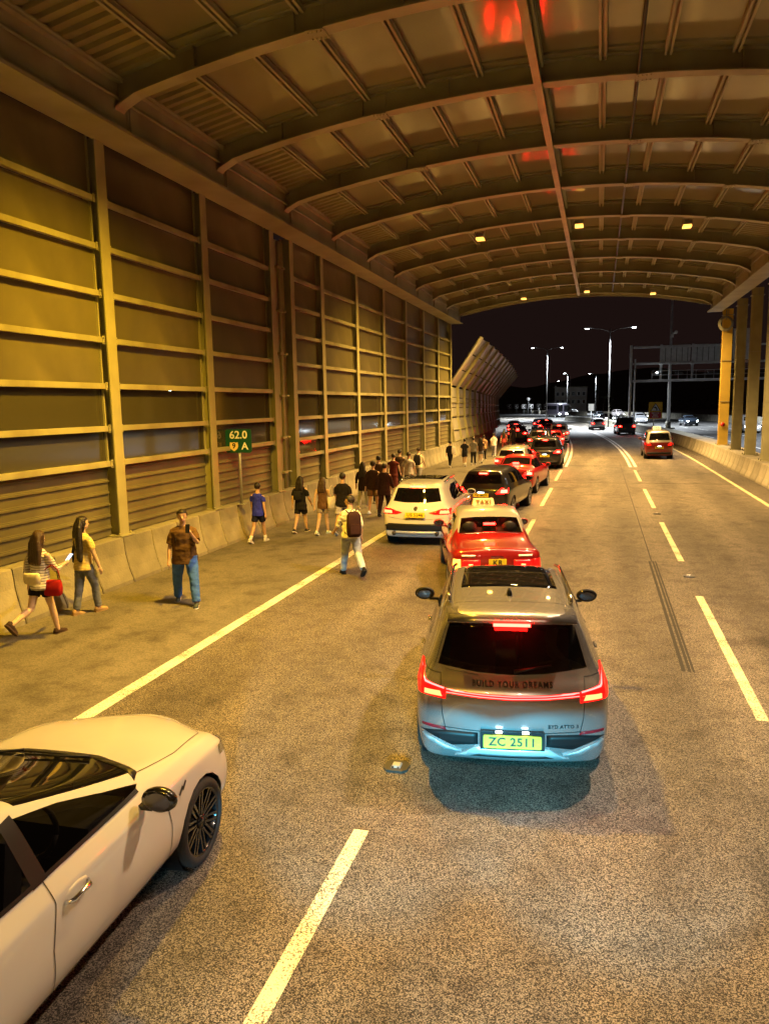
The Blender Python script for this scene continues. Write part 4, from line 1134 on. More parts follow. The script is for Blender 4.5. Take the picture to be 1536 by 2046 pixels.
def skin_text(bvh, txt, size, x, z, car, mat, sp=1.0, bold=.0, ax='y', lift=.004):
    me = text_mesh(txt, size, mat, .001, bold, sp)
    for v_ in me.vertices:
        h, nn = onskin(bvh, 'y', -1, (x + v_.co.x, z + v_.co.y))
        if h: v_.co = h + nn * (lift + v_.co.z)
    return link('badge_lettering', me, car)
skin_text(bv, 'BUILD YOUR DREAMS', .062, 0, .985, byd, M['blackplastic'], 1.25, .001)
skin_text(bv, 'BYD ATTO 3', .045, .46, .625, byd, M['blackplastic'], 1.1, .001)
sr = decal(bv, [(-.50, 1.30), (.50, 1.30), (.48, 2.55), (-.48, 2.55)], 'z', 1, 'sunroof', M['glass_dark'], byd, .004, .12)
seam(bv, [(-.49, 1.92), (.49, 1.92)], 'z', 1, sr, M['ink'], .012, off=.006)
seam(bv, [(-.60, .80), (-.3, .78), (.3, .78), (.60, .80)], 'z', 1, byd, M['ink'], .006)
h, nn = onskin(bv, 'z', 1, (0, 1.02)); mb = MB(); mb.rings([[(x * (1 - t * .6), 1.02 + yy * (1 - t * .4) - t * .02, h.z + t * .06) for x, yy in ((-.025, -.06), (.025, -.06), (.03, .05), (-.03, .05))] for t in (-.1, .4, 1)], smooth=True); mb.build('fin_antenna', M['blackplastic'], byd)
w0, n0 = onskin(bv, 'y', -1, (.02, 1.075)); w1, n1 = onskin(bv, 'y', -1, (.36, 1.13))
if w0 and w1: mb = MB(); mb.tube([w0 + n0 * .02, (w0 + w1) / 2 + n1 * .03, w1 + n1 * .012], [.02, .012, .007], 6); mb.build('rear_wiper', M['blackplastic'], byd)

# ---- red city taxi with silver roof, stopped askew
P_red = paint('taxi_red', (.21, .005, .005), .05, .30); P_roof = paint('taxi_silver', (.50, .48, .44), .6, .3)
def city_taxi(name, label, loc, rz, two, near=True, group='red city taxis'):
    L_, W_, H_ = 4.695, 1.695, 1.50
    lv = sedan(L_, W_, H_, belt=.93, nose=.90, trunk=.985, rsh=.285, tr0=.225, wsh=.575, hood0=.70, roofw=.70)
    car, b = make_car(name, label, loc, rz, dict(L=lv, W=W_, r=.31, axles=(.98, 3.76), paint=P_red, paint2=P_roof, crease={3: .5, 4: .5, 5: .35}, tw=.19, bul=(.05, .10), cabin=(1.35, 3.1, 1.42),
        glass='glass', twotone=lambda c: c.z > .985 + (0 if 1.2 < c.y < 3.25 else 1), rim='alloy', spokes=6, level=2 if near else 1,
        win=[('rear_window', 'z', [(-.60, 1.10), (.60, 1.10), (.535, 1.44), (-.535, 1.44)], lambda f: up(f) and f.calc_center_median().z > .98),
             ('side_window', 'x', [(1.42, 1.0), (2.12, .99), (2.12, 1.39), (1.60, 1.37)], None),
             ('side_window', 'x', [(2.20, .99), (3.06, .99), (2.74, 1.34), (2.20, 1.39)], None),
             ('windscreen', 'z', [(-.62, 3.16), (.62, 3.16), (.54, 2.72), (-.54, 2.72)], up)]), group)
    for s in (-1, 1):
        full = [(.30, .66), (.62, .66), (.62, .82), (.30, .82)]
        tl = decal(b, full if s > 0 else mirrored(full), 'y', -1, 'tail_light', M['redlens'], car, .008)
        c_ = [(.42, .68), (.50, .68), (.50, .75), (.42, .75)]
        decal(b, c_ if s > 0 else mirrored(c_), 'y', -1, 'bulb_glow', M['brake_core'] if near else M['brake'], tl, .012)
        out = [(.64, .64), (.775, .64), (.755, .83), (.64, .83)]
        decal(b, out if s > 0 else mirrored(out), 'y', -1, 'corner_light', M['indicator'] if (s < 0 and near) else M['redlens'], car, .010)
        bd_ = [(.38, .875), (.62, .875), (.62, .91), (.38, .91)]
        decal(b, bd_ if s > 0 else mirrored(bd_), 'y', -1, 'badge', M['signwhite'], car, .004)
        mirror(car, 3.05, 1.0, .78, s, P_red, .9)
    decal(b, [(-.80, .40), (.80, .40), (.80, .56), (-.80, .56)], 'y', -1, 'bumper', M['chrome'], car, .05, .1)
    plate(car, two[0], (0, -.035, .725), .31, .26, M['plate_y'], two[1])
    h, nn = onskin(b, 'z', 1, (0, 1.36)); mb = MB(); mb.box((0, 1.34, h.z - .07), (.22, .05, .035)); mb.build('high_brake_light', M['brake'], car)
    h, nn = onskin(b, 'z', 1, (0, 2.55)); mb = MB(); mb.box((0, 2.55, h.z + .07), (.46, .16, .13), taper=.88)
    sg_ = mb.build('roof_sign', pmat('taxi_sign_plastic', (.75, .68, .42), .4), car)
    put_text('TAXI', .11, pmat('sign_ochre', (.30, .14, .015), .5), sg_, (0, 2.462, h.z + .07), bold=.004, sp=1.35)
    if near:
        seam(b, [(-.70, .84), (-.68, .30)], 'z', 1, car, M['ink'], .007); seam(b, [(.70, .84), (.68, .30)], 'z', 1, car, M['ink'], .007)
        seam(b, [(-.62, .30), (.62, .30)], 'z', 1, car, M['ink'], .005)
        decal(b, [(-.56, 1.06), (.56, 1.06), (.56, 1.085), (-.56, 1.085)], 'z', 1, 'window_trim', M['chrome'], car, .006)
        skin_text(b, 'TOYOTA', .05, 0, .87, car, M['chrome'], 1.1, .001)
        for s in (-1, 1):
            seam(b, [(2.16, .30), (2.16, .95)], 'x', s, car, M['ink'], .007); seam(b, [(1.30, .62), (1.28, .9)], 'x', s, car, M['ink'], .007); seam(b, [(3.15, .30), (3.15, .95)], 'x', s, car, M['ink'], .007)
            for yy in (1.5, 2.36):
                h, nn = onskin(b, 'x', s, (yy, .80)); mb = MB(); mb.box((h.x + nn.x * .015, yy, .80), (.03, .17, .03)); mb.build('door_handle', M['blackplastic'], car)
    return car
city_taxi('city_taxi', 'red taxi with a silver roof, plate KR 7297, just ahead of the silver SUV', (-1.66, 12.95), R(14), ('KR', '7297'))

# ---- white compact SUV in the left lane
P_white = paint('white_paint', (.62, .62, .62), 0, .25)
Lb = hatch(4.44, 1.82, 1.60, rg=(.17, .40), roofw=.67, belt=1.03)
bmw, bb = make_car('white_suv', 'white SUV with plate US 5246 beside the walking crowd', (-4.38, 18.1), R(1.5), dict(
    L=Lb, W=1.82, r=.345, axles=(.87, 3.57), paint=P_white, crease=CR, tw=.23, cabin=(1.2, 3.1, 1.50), glass='glass_dark',
    win=[('rear_window', 'y', [(-.62, 1.13), (-.30, 1.10), (.30, 1.10), (.62, 1.13), (.53, 1.45), (-.53, 1.45)], lambda f: rear(f) and f.calc_center_median().y < 1.0),
         ('side_window', 'x', [(.95, 1.17), (1.10, 1.09), (2.02, 1.07), (2.02, 1.46), (1.40, 1.46), (1.05, 1.36)], None),
         ('side_window', 'x', [(2.09, 1.07), (3.08, 1.06), (2.70, 1.40), (2.45, 1.455), (2.09, 1.46)], None),
         ('windscreen', 'z', [(-.68, 3.12), (.68, 3.12), (.54, 2.66), (-.54, 2.66)], up)]))
for s in (-1, 1):
    lamp = [(.34, .865), (.48, .825), (.86, .825), (.85, .95), (.66, .955)]
    tl = decal(bb, lamp if s > 0 else mirrored(lamp), 'y', -1, 'tail_light', M['redlens'], bmw, .012)
    c_ = [(.60, .845), (.83, .845), (.81, .915), (.62, .91)]
    decal(bb, c_ if s > 0 else mirrored(c_), 'y', -1, 'brake_core', M['brake_core'], tl, .017)
    mirror(bmw, 2.95, 1.06, .88, s, P_white)
    mb = MB(); mb.tube([(s * .59, .9, 1.56), (s * .60, 1.2, 1.60), (s * .60, 2.4, 1.60), (s * .58, 2.6, 1.57)], .017, 8); mb.build('roof_rail', M['chrome'], bmw)
    mb = MB(); mb.tube([(s * .55, -.02, .34), (s * .55, .12, .34)], .055, 12); mb.tube([(s * .55, -.024, .34), (s * .55, -.018, .34)], .042, 12, mi=1); mb.build('exhaust_tip', [M['chrome'], M['ink']], bmw)
decal(bb, [(-.84, .40), (.84, .40), (.84, .52), (.70, .585), (-.70, .585), (-.84, .52)], 'y', -1, 'bumper_cladding', M['blackplastic'], bmw, .008)
decal(bb, [(-.55, .315), (.55, .315), (.60, .385), (-.60, .385)], 'y', -1, 'skid_plate', M['galv'], bmw, .02)
plate(bmw, 'US 5246', (0, -.018, .815), .50, .125, M['plate_y'], rx=R(-4))
decal(bb, circ(0, .96, .05, 16), 'y', -1, 'badge', M['ink'], bmw, .006, .03)
decal(bb, [(-.20, 1.475), (.20, 1.475), (.20, 1.497), (-.20, 1.497)], 'y', -1, 'high_brake_light', M['brake'], bmw, .014, .05)
decal(bb, [(-.48, 1.25), (.48, 1.25), (.46, 2.5), (-.46, 2.5)], 'z', 1, 'sunroof', M['glass_dark'], bmw, .004, .15)
seam(bb, [(-.70, .74), (-.4, .70), (.4, .70), (.70, .74)], 'y', -1, bmw, M['ink'], .006)

# ---- white sports saloon cut by the left edge of the frame
P_mw = paint('pearl_white', (.60, .585, .55), 0, .22)
Lm = sedan(4.62, 1.80, 1.43, belt=.97, nose=.90, trunk=1.02, hood0=.70, wsh=.445, rsh=.25, tr0=.16, roofw=.66, mid=(.335, .39))
merc, mv = make_car('white_saloon', 'white saloon with black wheels cut off by the bottom left of the frame', (-3.64, 1.15), R(2.4), dict(
    L=Lm, W=1.80, r=.335, axles=(.98, 3.71), paint=P_mw, crease={2: .15, 3: .45, 4: .35, 5: .3}, tw=.235, arch=1.10, cabin=(1.15, 2.85, 1.35), glass='glass', spokes=10, rim='darkrim', bul=(.10, .22), level=3,
    glass_windscreen='glass_dark',
    win=[('side_window', 'x', [(1.98, 1.0), (2.96, .985), (3.02, 1.0), (2.72, 1.09), (2.35, 1.215), (1.98, 1.31)], None),
         ('side_window', 'x', [(1.00, 1.03), (1.90, 1.005), (1.90, 1.32), (1.5, 1.29), (1.10, 1.13)], None),
         ('windscreen', 'z', [(-.675, 3.06), (-.3, 3.20), (.3, 3.20), (.675, 3.06), (.575, 2.08), (-.575, 2.08)], up),
         ('rear_window', 'z', [(-.60, .80), (.60, .80), (.52, 1.12), (-.52, 1.12)], up)]))
for s in (-1, 1):
    hl = [(.50, .655), (.72, .68), (.80, .76), (.70, .775), (.50, .735)]
    seam(mv, [(4.10, .745), (4.25, .73), (4.36, .70)], 'x', s, merc, M['chrome'], .075, 'headlight_side', .006)
    o_ = decal(mv, hl if s > 0 else mirrored(hl), 'y', 1, 'headlight', glassmat('headlamp_glass', (.8, .8, .85), .7), merc, .006)
    mirror(merc, 2.90, .945, .87, s, M['darkrim'], 1.0)
    seam(mv, [(3.20, .30), (3.22, .60), (3.16, .90)], 'x', s, merc, M['ink'], .007)
    seam(mv, [(1.94, .28), (1.92, .60), (1.98, .84), (1.96, .99)], 'x', s, merc, M['ink'], .007)
    seam(mv, [(1.05, .99), (1.0, .80)], 'x', s, merc, M['ink'], .007)
    seam(mv, [(1.40, .235), (3.30, .235)], 'x', s, merc, M['ink'], .010)
    seam(mv, [(1.05, 1.02), (2.0, .993), (2.97, .978)], 'x', s, merc, M['blackplastic'], .022, 'window_trim', .006)
    seam(mv, [(1.94, .98), (1.94, 1.325)], 'x', s, merc, M['blackplastic'], .12, 'pillar_trim', .005)
    for yy in (1.24, 2.16):
        h, nn = onskin(mv, 'x', s, (yy, .80))
        mb = MB(); mb.ball((h.x - nn.x * .006, yy, .80), (.012, .13, .055), 14, 8); mb.build('handle_cup', P_mw, merc)
        mb = MB(); mb.tube([(h.x + nn.x * .005, yy - .11, .80), (h.x + nn.x * .04, yy - .08, .805), (h.x + nn.x * .045, yy + .06, .81), (h.x + nn.x * .005, yy + .10, .81)], [.012, .016, .016, .010], 8); mb.build('door_handle', M['chrome'], merc)
    for a0 in (0, .055):
        seam(mv, [(3.36 + a0, .74 + a0 * .3), (3.42 + a0, .785 + a0 * .3)], 'x', s, merc, M['ink'], .022, 'fender_badge', .004)
seam(mv, [(-.70, 3.12), (-.72, 3.6), (-.66, 4.1), (-.45, 4.30), (0, 4.36), (.45, 4.30), (.66, 4.1), (.72, 3.6), (.70, 3.12)], 'z', 1, merc, M['ink'], .007)
decal(mv, [(-.74, 3.02), (-.66, 3.06), (-.3, 3.20), (.3, 3.20), (.66, 3.06), (.74, 3.02), (.70, 3.12), (.3, 3.27), (-.3, 3.27), (-.70, 3.12)], 'z', 1, 'cowl_panel', M['blackplastic'], merc, .004)
for x0 in (-.25, .30):
    a, na = onskin(mv, 'z', 1, (x0, 3.16)); b_, nb_ = onskin(mv, 'z', 1, (x0 - .45, 3.05))
    if a and b_: mb = MB(); mb.tube([a + na * .02, b_ + nb_ * .02], [.012, .008], 6); mb.build('wiper', M['blackplastic'], merc)
decal(mv, [(-.60, .30), (.60, .30), (.66, .42), (-.66, .42)], 'y', 1, 'grille', M['blackplastic'], merc, .008)

# ---- the rest of the traffic: simpler skins, lit lamps
def traffic(name, label, loc, rz, kind, col, tail=True, head=False, twotone=False, group='cars in the queue', metal=.3, lit=True, plate_txt=None, third=True, cat='car'):
    P = paint(name + '_paint', col, metal, .3)
    if kind == 'sedan': L_, W_, H_, lv, r = 4.6, 1.80, 1.46, sedan(4.6, 1.80, 1.46), .32
    elif kind == 'mpv': L_, W_, H_, lv, r = 4.9, 1.85, 1.90, hatch(4.9, 1.85, 1.90, belt=1.12, nose=1.02, rg=(.06, .16), hood0=.80, wsh=.68, roofw=.78, sh=1.0), .34
    elif kind == 'suv': L_, W_, H_, lv, r = 4.6, 1.86, 1.68, hatch(4.6, 1.86, 1.68, belt=1.10, nose=1.0, rg=(.14, .36), roofw=.70, sh=.98), .35
    elif kind == 'jtaxi': L_, W_, H_, lv, r = 4.40, 1.695, 1.75, hatch(4.40, 1.695, 1.75, belt=1.08, nose=.98, rg=(.06, .20), hood0=.76, wsh=.64, roofw=.74, sh=.96), .31
    else: L_, W_, H_, lv, r = 4.1, 1.74, 1.50, hatch(4.1, 1.74, 1.50, belt=.98, nose=.90, rg=(.12, .34), roofw=.66, sh=.88), .31
    b_ = lv[4][4][2]; hatchy = kind != 'sedan'
    win = [('windscreen', 'z', [(-.66, lv[5][7][0] - .10), (.66, lv[5][7][0] - .10), (.52, lv[5][6][0] + .08), (-.52, lv[5][6][0] + .08)], up),
           ('side_window', 'x', [(lv[5][2][0] - .02, b_ + .06), (L_ * .46, b_ + .04), (L_ * .46, H_ - .13), (lv[5][2][0] + .16, H_ - .16)], None),
           ('side_window', 'x', [(L_ * .475, b_ + .04), (lv[5][7][0] - .25, b_ + .03), (lv[5][6][0] - .02, H_ - .18), (L_ * .475, H_ - .13)], None)]
    if hatchy: win.append(('rear_window', 'y', [(-.60, b_ + .08), (.60, b_ + .08), (.53, H_ - .17), (-.53, H_ - .17)], lambda f: rear(f) and f.calc_center_median().y < .9))
    else: win.append(('rear_window', 'z', [(-.56, lv[5][2][0] + .02), (.56, lv[5][2][0] + .02), (.50, lv[5][3][0] - .03), (-.50, lv[5][3][0] - .03)], lambda f: up(f) and f.calc_center_median().z > .97))
    sp = dict(L=lv, W=W_, r=r, axles=(L_ * .20, L_ * .80), paint=P, crease=CR, win=win, level=2 if loc[1] < 45 else 1, glass='glass_dark', detail=False)
    if twotone: sp['paint2'] = P_roof; sp['twotone'] = lambda c: c.z > b_ + .01 and c.y < L_ * .74
    car, b = make_car(name, label, loc, rz, sp, group, cat)
    zl = .86 if kind in ('sedan', 'hatch') else .95
    for s in (-1, 1):
        lamp = [(.46, zl - .09), (.80, zl - .09), (.80, zl + .05), (.62, zl + .07)]
        tl = decal(b, lamp if s > 0 else mirrored(lamp), 'y', -1, 'tail_light', (M['redlens_far'] if loc[1] < 50 else M['redlens_dim']) if tail else M['redlens'], car, .012, .12)
        if tail:
            c_ = [(.60, zl - .07), (.78, zl - .07), (.78, zl + .02), (.62, zl + .02)]
            decal(b, c_ if s > 0 else mirrored(c_), 'y', -1, 'brake_core', M['brake_far' if loc[1] < 50 else 'brake_dim'], tl, .02, .12)
        hl = [(.48, .60), (.74, .63), (.76, .73), (.52, .71)]
        decal(b, hl if s > 0 else mirrored(hl), 'y', 1, 'headlight', M['headl'] if head else M['chrome'], car, .02, .12)
        mirror(car, lv[5][7][0] - .25, b_ + .02, W_ / 2 - .04, s, P, .9)
    decal(b, [(-.72, .30), (.72, .30), (.78, .44), (-.78, .44)], 'y', -1, 'bumper', M['blackplastic'], car, .02, .15)
    if hatchy: h, nn = onskin(b, 'y', -1, (0, H_ - .13)); yb, zb = (h.y if h else .3), H_ - .13
    else: h, nn = onskin(b, 'z', 1, (0, lv[5][2][0] + .06)); yb, zb = lv[5][2][0] + .04, h.z + .02
    if tail and third:
        mb = MB(); mb.box((0, yb - .012, zb), (.26, .03, .035)); mb.build('high_brake_light', M['brake_far' if loc[1] < 50 else 'brake_dim'], car)
    if plate_txt is not None:
        h, nn = onskin(b, 'y', -1, (0, .72)); plate(car, plate_txt or 'VZ 6631', (0, h.y - .012, .72), .50, .12, M['plate_y'])
        mb = MB(); mb.box((0, h.y - .03, .80), (.20, .02, .02)); mb.build('plate_lamp', M['platelight'], car)
    return car
traffic('black_hatchback', 'black hatchback with a glowing plate lamp ahead of the white SUV', (-3.50, 23.2), R(-7), 'hatch', (.010, .008, .010), plate_txt='VZ 6631', metal=0)
traffic('red_saloon', 'red saloon drenched in brake light ahead of the black hatchback', (-3.25, 29.3), R(-5), 'sedan', (.40, .008, .012))  # brake glow is put into the body colour as a stronger red
traffic('pale_roofed_car', 'red car with a pale roof between the red saloon and the tall dark SUV', (-3.95, 35.6), R(-2), 'hatch', (.38, .01, .012), twotone=True)
traffic('tall_dark_suv', 'tall dark SUV at the bend beside the double white lines', (-2.75, 40.9), R(1), 'suv', (.015, .015, .02), plate_txt='TN 4820')
for i, (Y, off, k, c, l, nm) in enumerate([
    (54, -3.9, 'suv', (.02, .02, .025), 'dark car behind the far walkers, third past the enclosure mouth', 'dark_queue_car'),
    (57.5, -2.2 - .9, 'hatch', (.55, .03, .03), 'red car with a red roof just beyond the tall dark SUV', 'red_queue_car'),
    (66.5, -2.75, 'suv', (.62, .62, .60), 'pale car with a lit plate at the inner edge of the double line', 'pale_queue_car'),
    (69, -6.4, 'sedan', (.03, .03, .035), 'dark saloon by the cranked barrier in the far queue', 'dark_far_saloon'),
    (77, -3.3, 'sedan', (.16, .02, .02), 'dark red saloon in the middle of the far queue', 'dark_red_saloon'),
    (79, -6.9, 'hatch', (.30, .30, .34), 'grey hatchback showing a bright plate near the far walkers', 'grey_far_hatchback'),
    (88, -3.6, 'suv', (.02, .02, .02), 'black car in the far red queue at the bend', 'black_far_car'),
    (91, -7.2, 'sedan', (.10, .02, .02), 'maroon car at the head of the visible inner queue', 'maroon_far_car'),
    (101, -3.8, 'sedan', (.02, .02, .03), 'tiny black car where the queue vanishes behind the barrier', 'tiny_black_car')]):
    p = rp(Y, off); traffic(nm, l, (p.x, p.y), hd(Y + 2), k, c, plate_txt='' if nm in ('pale_queue_car', 'grey_far_hatchback') else None)
# our right lane: moving
p = rp(48.2, 3.55)
jt = traffic('boxy_taxi', 'boxy red taxi with a pale roof alone in the right lane', (p.x, p.y), hd(50), 'jtaxi', (.17, .008, .008), twotone=True, tail=False, group='red city taxis', plate_txt='XR 4427')
mb = MB(); mb.box((0, 2.3, 1.86), (.5, .18, .15), taper=.85); ts = mb.build('roof_sign', emis('taxi_sign_glow', (1, .78, .4), .8, (.7, .6, .35)), jt); put_text('TAXI', .12, M['signred'], ts, (0, 2.20, 1.86), bold=.004, sp=1.3)
p = rp(82.5, 3.9 + .6); traffic('black_people_carrier', 'tall black people carrier ahead of the boxy taxi', (p.x, p.y), hd(84), 'mpv', (.012, .012, .012), tail=True, third=False, group='cars in the right lanes')
p = rp(97.5, 3.2); traffic('small_silver_car', 'small silver car ahead of the black people carrier', (p.x, p.y), hd(99), 'hatch', (.5, .5, .52), tail=True, third=False, group='cars in the right lanes')
# oncoming traffic, headlamps towards us
for (Y, off, k, c, l, nm) in [
    (84, 17.0, 'mpv', (.7, .7, .7), 'car seen between the median posts with a glaring headlamp', 'van_behind_posts'),
    (108, 17.0, 'sedan', (.02, .03, .045), 'dark blue saloon, nearest of the oncoming cars beside the yellow post', 'dark_blue_saloon'),
    (122, 13.5, 'suv', (.35, .36, .38), 'grey SUV behind the bend warning sign', 'grey_suv'),
    (146, 20.5, 'sedan', (.05, .09, .09), 'teal saloon behind the dark blue saloon', 'teal_saloon'),
    (160, 16.5, 'sedan', (.04, .05, .06), 'dark saloon near the gantry column with both headlamps on', 'dark_saloon'),
    (133, 11.0, 'sedan', (.02, .02, .02), 'black car behind the small silver car with lit headlamps', 'black_oncoming_car'),
    (170, 23.8, 'suv', (.55, .5, .5), 'pale SUV glaring behind the camera mast', 'pale_suv'),
    (205, 25.5, 'hatch', (.5, .5, .5), 'tiny pale hatchback at the far right end of the oncoming cars', 'tiny_pale_hatchback')]:
    p = rp(Y + 4, off); traffic(nm, l, (p.x, p.y), hd(Y) + math.pi, k, c, tail=False, head=True, group='oncoming cars')
# coach
p = rp(186, 12.2); co = empty('coach', (p.x, p.y, 0), hd(180) + math.pi, 'dark coach coming round the bend below the chevron boards', 'coach', 'oncoming cars')
me = shell([[(y, w, z) for y, w, z in zip((.0, .3, 3, 6, 9, 11.6, 12), (1.15, 1.25, 1.25, 1.25, 1.25, 1.25, 1.15), (zz,) * 7)] for zz in (.4, .9, 1.6, 2.4, 3.1)], .12, (.2, .25), {4: .3}, 1)
me.materials.append(paint('coach_paint', (.05, .045, .06), .2)); me.polygons.foreach_set('use_smooth', [True] * len(me.polygons)); link('body', me, co)
mb = MB(); mb.box((0, 11.93, 2.15), (2.2, .06, 1.4)); mb.build('windscreen', M['glass_dark'], co)
for s in (-1, 1):
    for k in range(6):
        mb = MB(); mb.box((s * 1.245, 1.2 + 1.75 * k, 2.3), (.04, 1.6, .85)); mb.build('side_window', M['glass_dark'], co)
    mb = MB(); mb.box((s * .85, 11.95, .85), (.42, .1, .22)); mb.build('headlight', M['headl'], co)
    mb = MB(); mb.tube([(s * 1.0, 11.8, 2.9), (s * 1.5, 12.1, 2.8), (s * 1.5, 12.1, 2.4)], .06, 6); mb.build('mirror', M['blackplastic'], co)
add_wheels(co, 1.22, (2.6, 9.4), .48, .28, 6, 'alloy', False)
mb = MB(); mb.box((0, 6, 3.25), (2.2, 9.5, .12)); mb.build('roof_pod', M['galv'], co)

# headlamps of the bus the picture is taken from: a wide near beam and a flat far beam, both with a level cut-off
for x in (-1.05, .75):
    for nm, en, col, size, dip, sx, bl in (('bus_near_beam', 480, (.30, .76, 1.0), 56, 28.6, 1.0, .15), ('bus_far_beam', 2500, (.08, .70, 1.0), 12, 6.5, 2.9, .18)):
        ld = bpy.data.lights.new(nm, 'SPOT'); ld.energy = en; ld.color = col; ld.spot_size = R(size); ld.spot_blend = bl; ld.shadow_soft_size = .06
        lo = bpy.data.objects.new(nm, ld); COL.objects.link(lo); lo.location = (x, .75, .82); lo.rotation_euler = (R(90 - dip), 0, R(7)); lo.scale = (sx, 1, 1)

# ------------------------------------------------------------------ people
def ell(c, ax, ay, n, X, Y_): return [c + X * (ax * math.cos(2 * math.pi * k / n)) + Y_ * (ay * math.sin(2 * math.pi * k / n)) for k in range(n)]
def limb(mb, pts, rad, n=10):
    """closed tapering limb with rounded ends"""
    pts = [Vector(p) for p in pts]; rad = list(rad)
    d0 = (pts[0] - pts[1]).normalized(); d1 = (pts[-1] - pts[-2]).normalized()
    P = [pts[0] + d0 * rad[0] * .8, pts[0] + d0 * rad[0] * .45] + pts + [pts[-1] + d1 * rad[-1] * .45, pts[-1] + d1 * rad[-1] * .8]
    Rr = [rad[0] * .35, rad[0] * .85] + rad + [rad[-1] * .85, rad[-1] * .35]
    mb.tube(P, Rr, n)
def remesh(mb, name, mat, vox, it=4, disp=0.0):
    me = mb.mesh(name, mat)
    mods = [('REMESH', dict(mode='VOXEL', voxel_size=vox, adaptivity=0.0)), ('SMOOTH', dict(factor=.5, iterations=it))]
    me = evaluated(me, mods)
    if disp:
        k = len(me.vertices); co = [0.0] * (3 * k); no = [0.0] * (3 * k)
        me.vertices.foreach_get('co', co); me.vertices.foreach_get('normal', no)
        for i in range(0, 3 * k, 3):
            x, y, z = co[i:i + 3]
            q = (noise.noise((x * 9, y * 9, z * 14)) + .5 * noise.noise((x * 22, y * 22, z * 30))) * disp
            co[i] += no[i] * q; co[i + 1] += no[i + 1] * q; co[i + 2] += no[i + 2] * q
        me.vertices.foreach_set('co', co)
    me.materials.clear(); me.materials.append(mat)
    me.polygons.foreach_set('use_smooth', [True] * len(me.polygons)); me.update()
    return me
_cloth = {}
def cloth(col, key=None):
    k = tuple(col)
    if k not in _cloth: _cloth[k] = pmat('cloth_%d' % len(_cloth), col, .85, var=.14, scale=14, bump=.25, bscale=120, spec=.2)
    return _cloth[k]

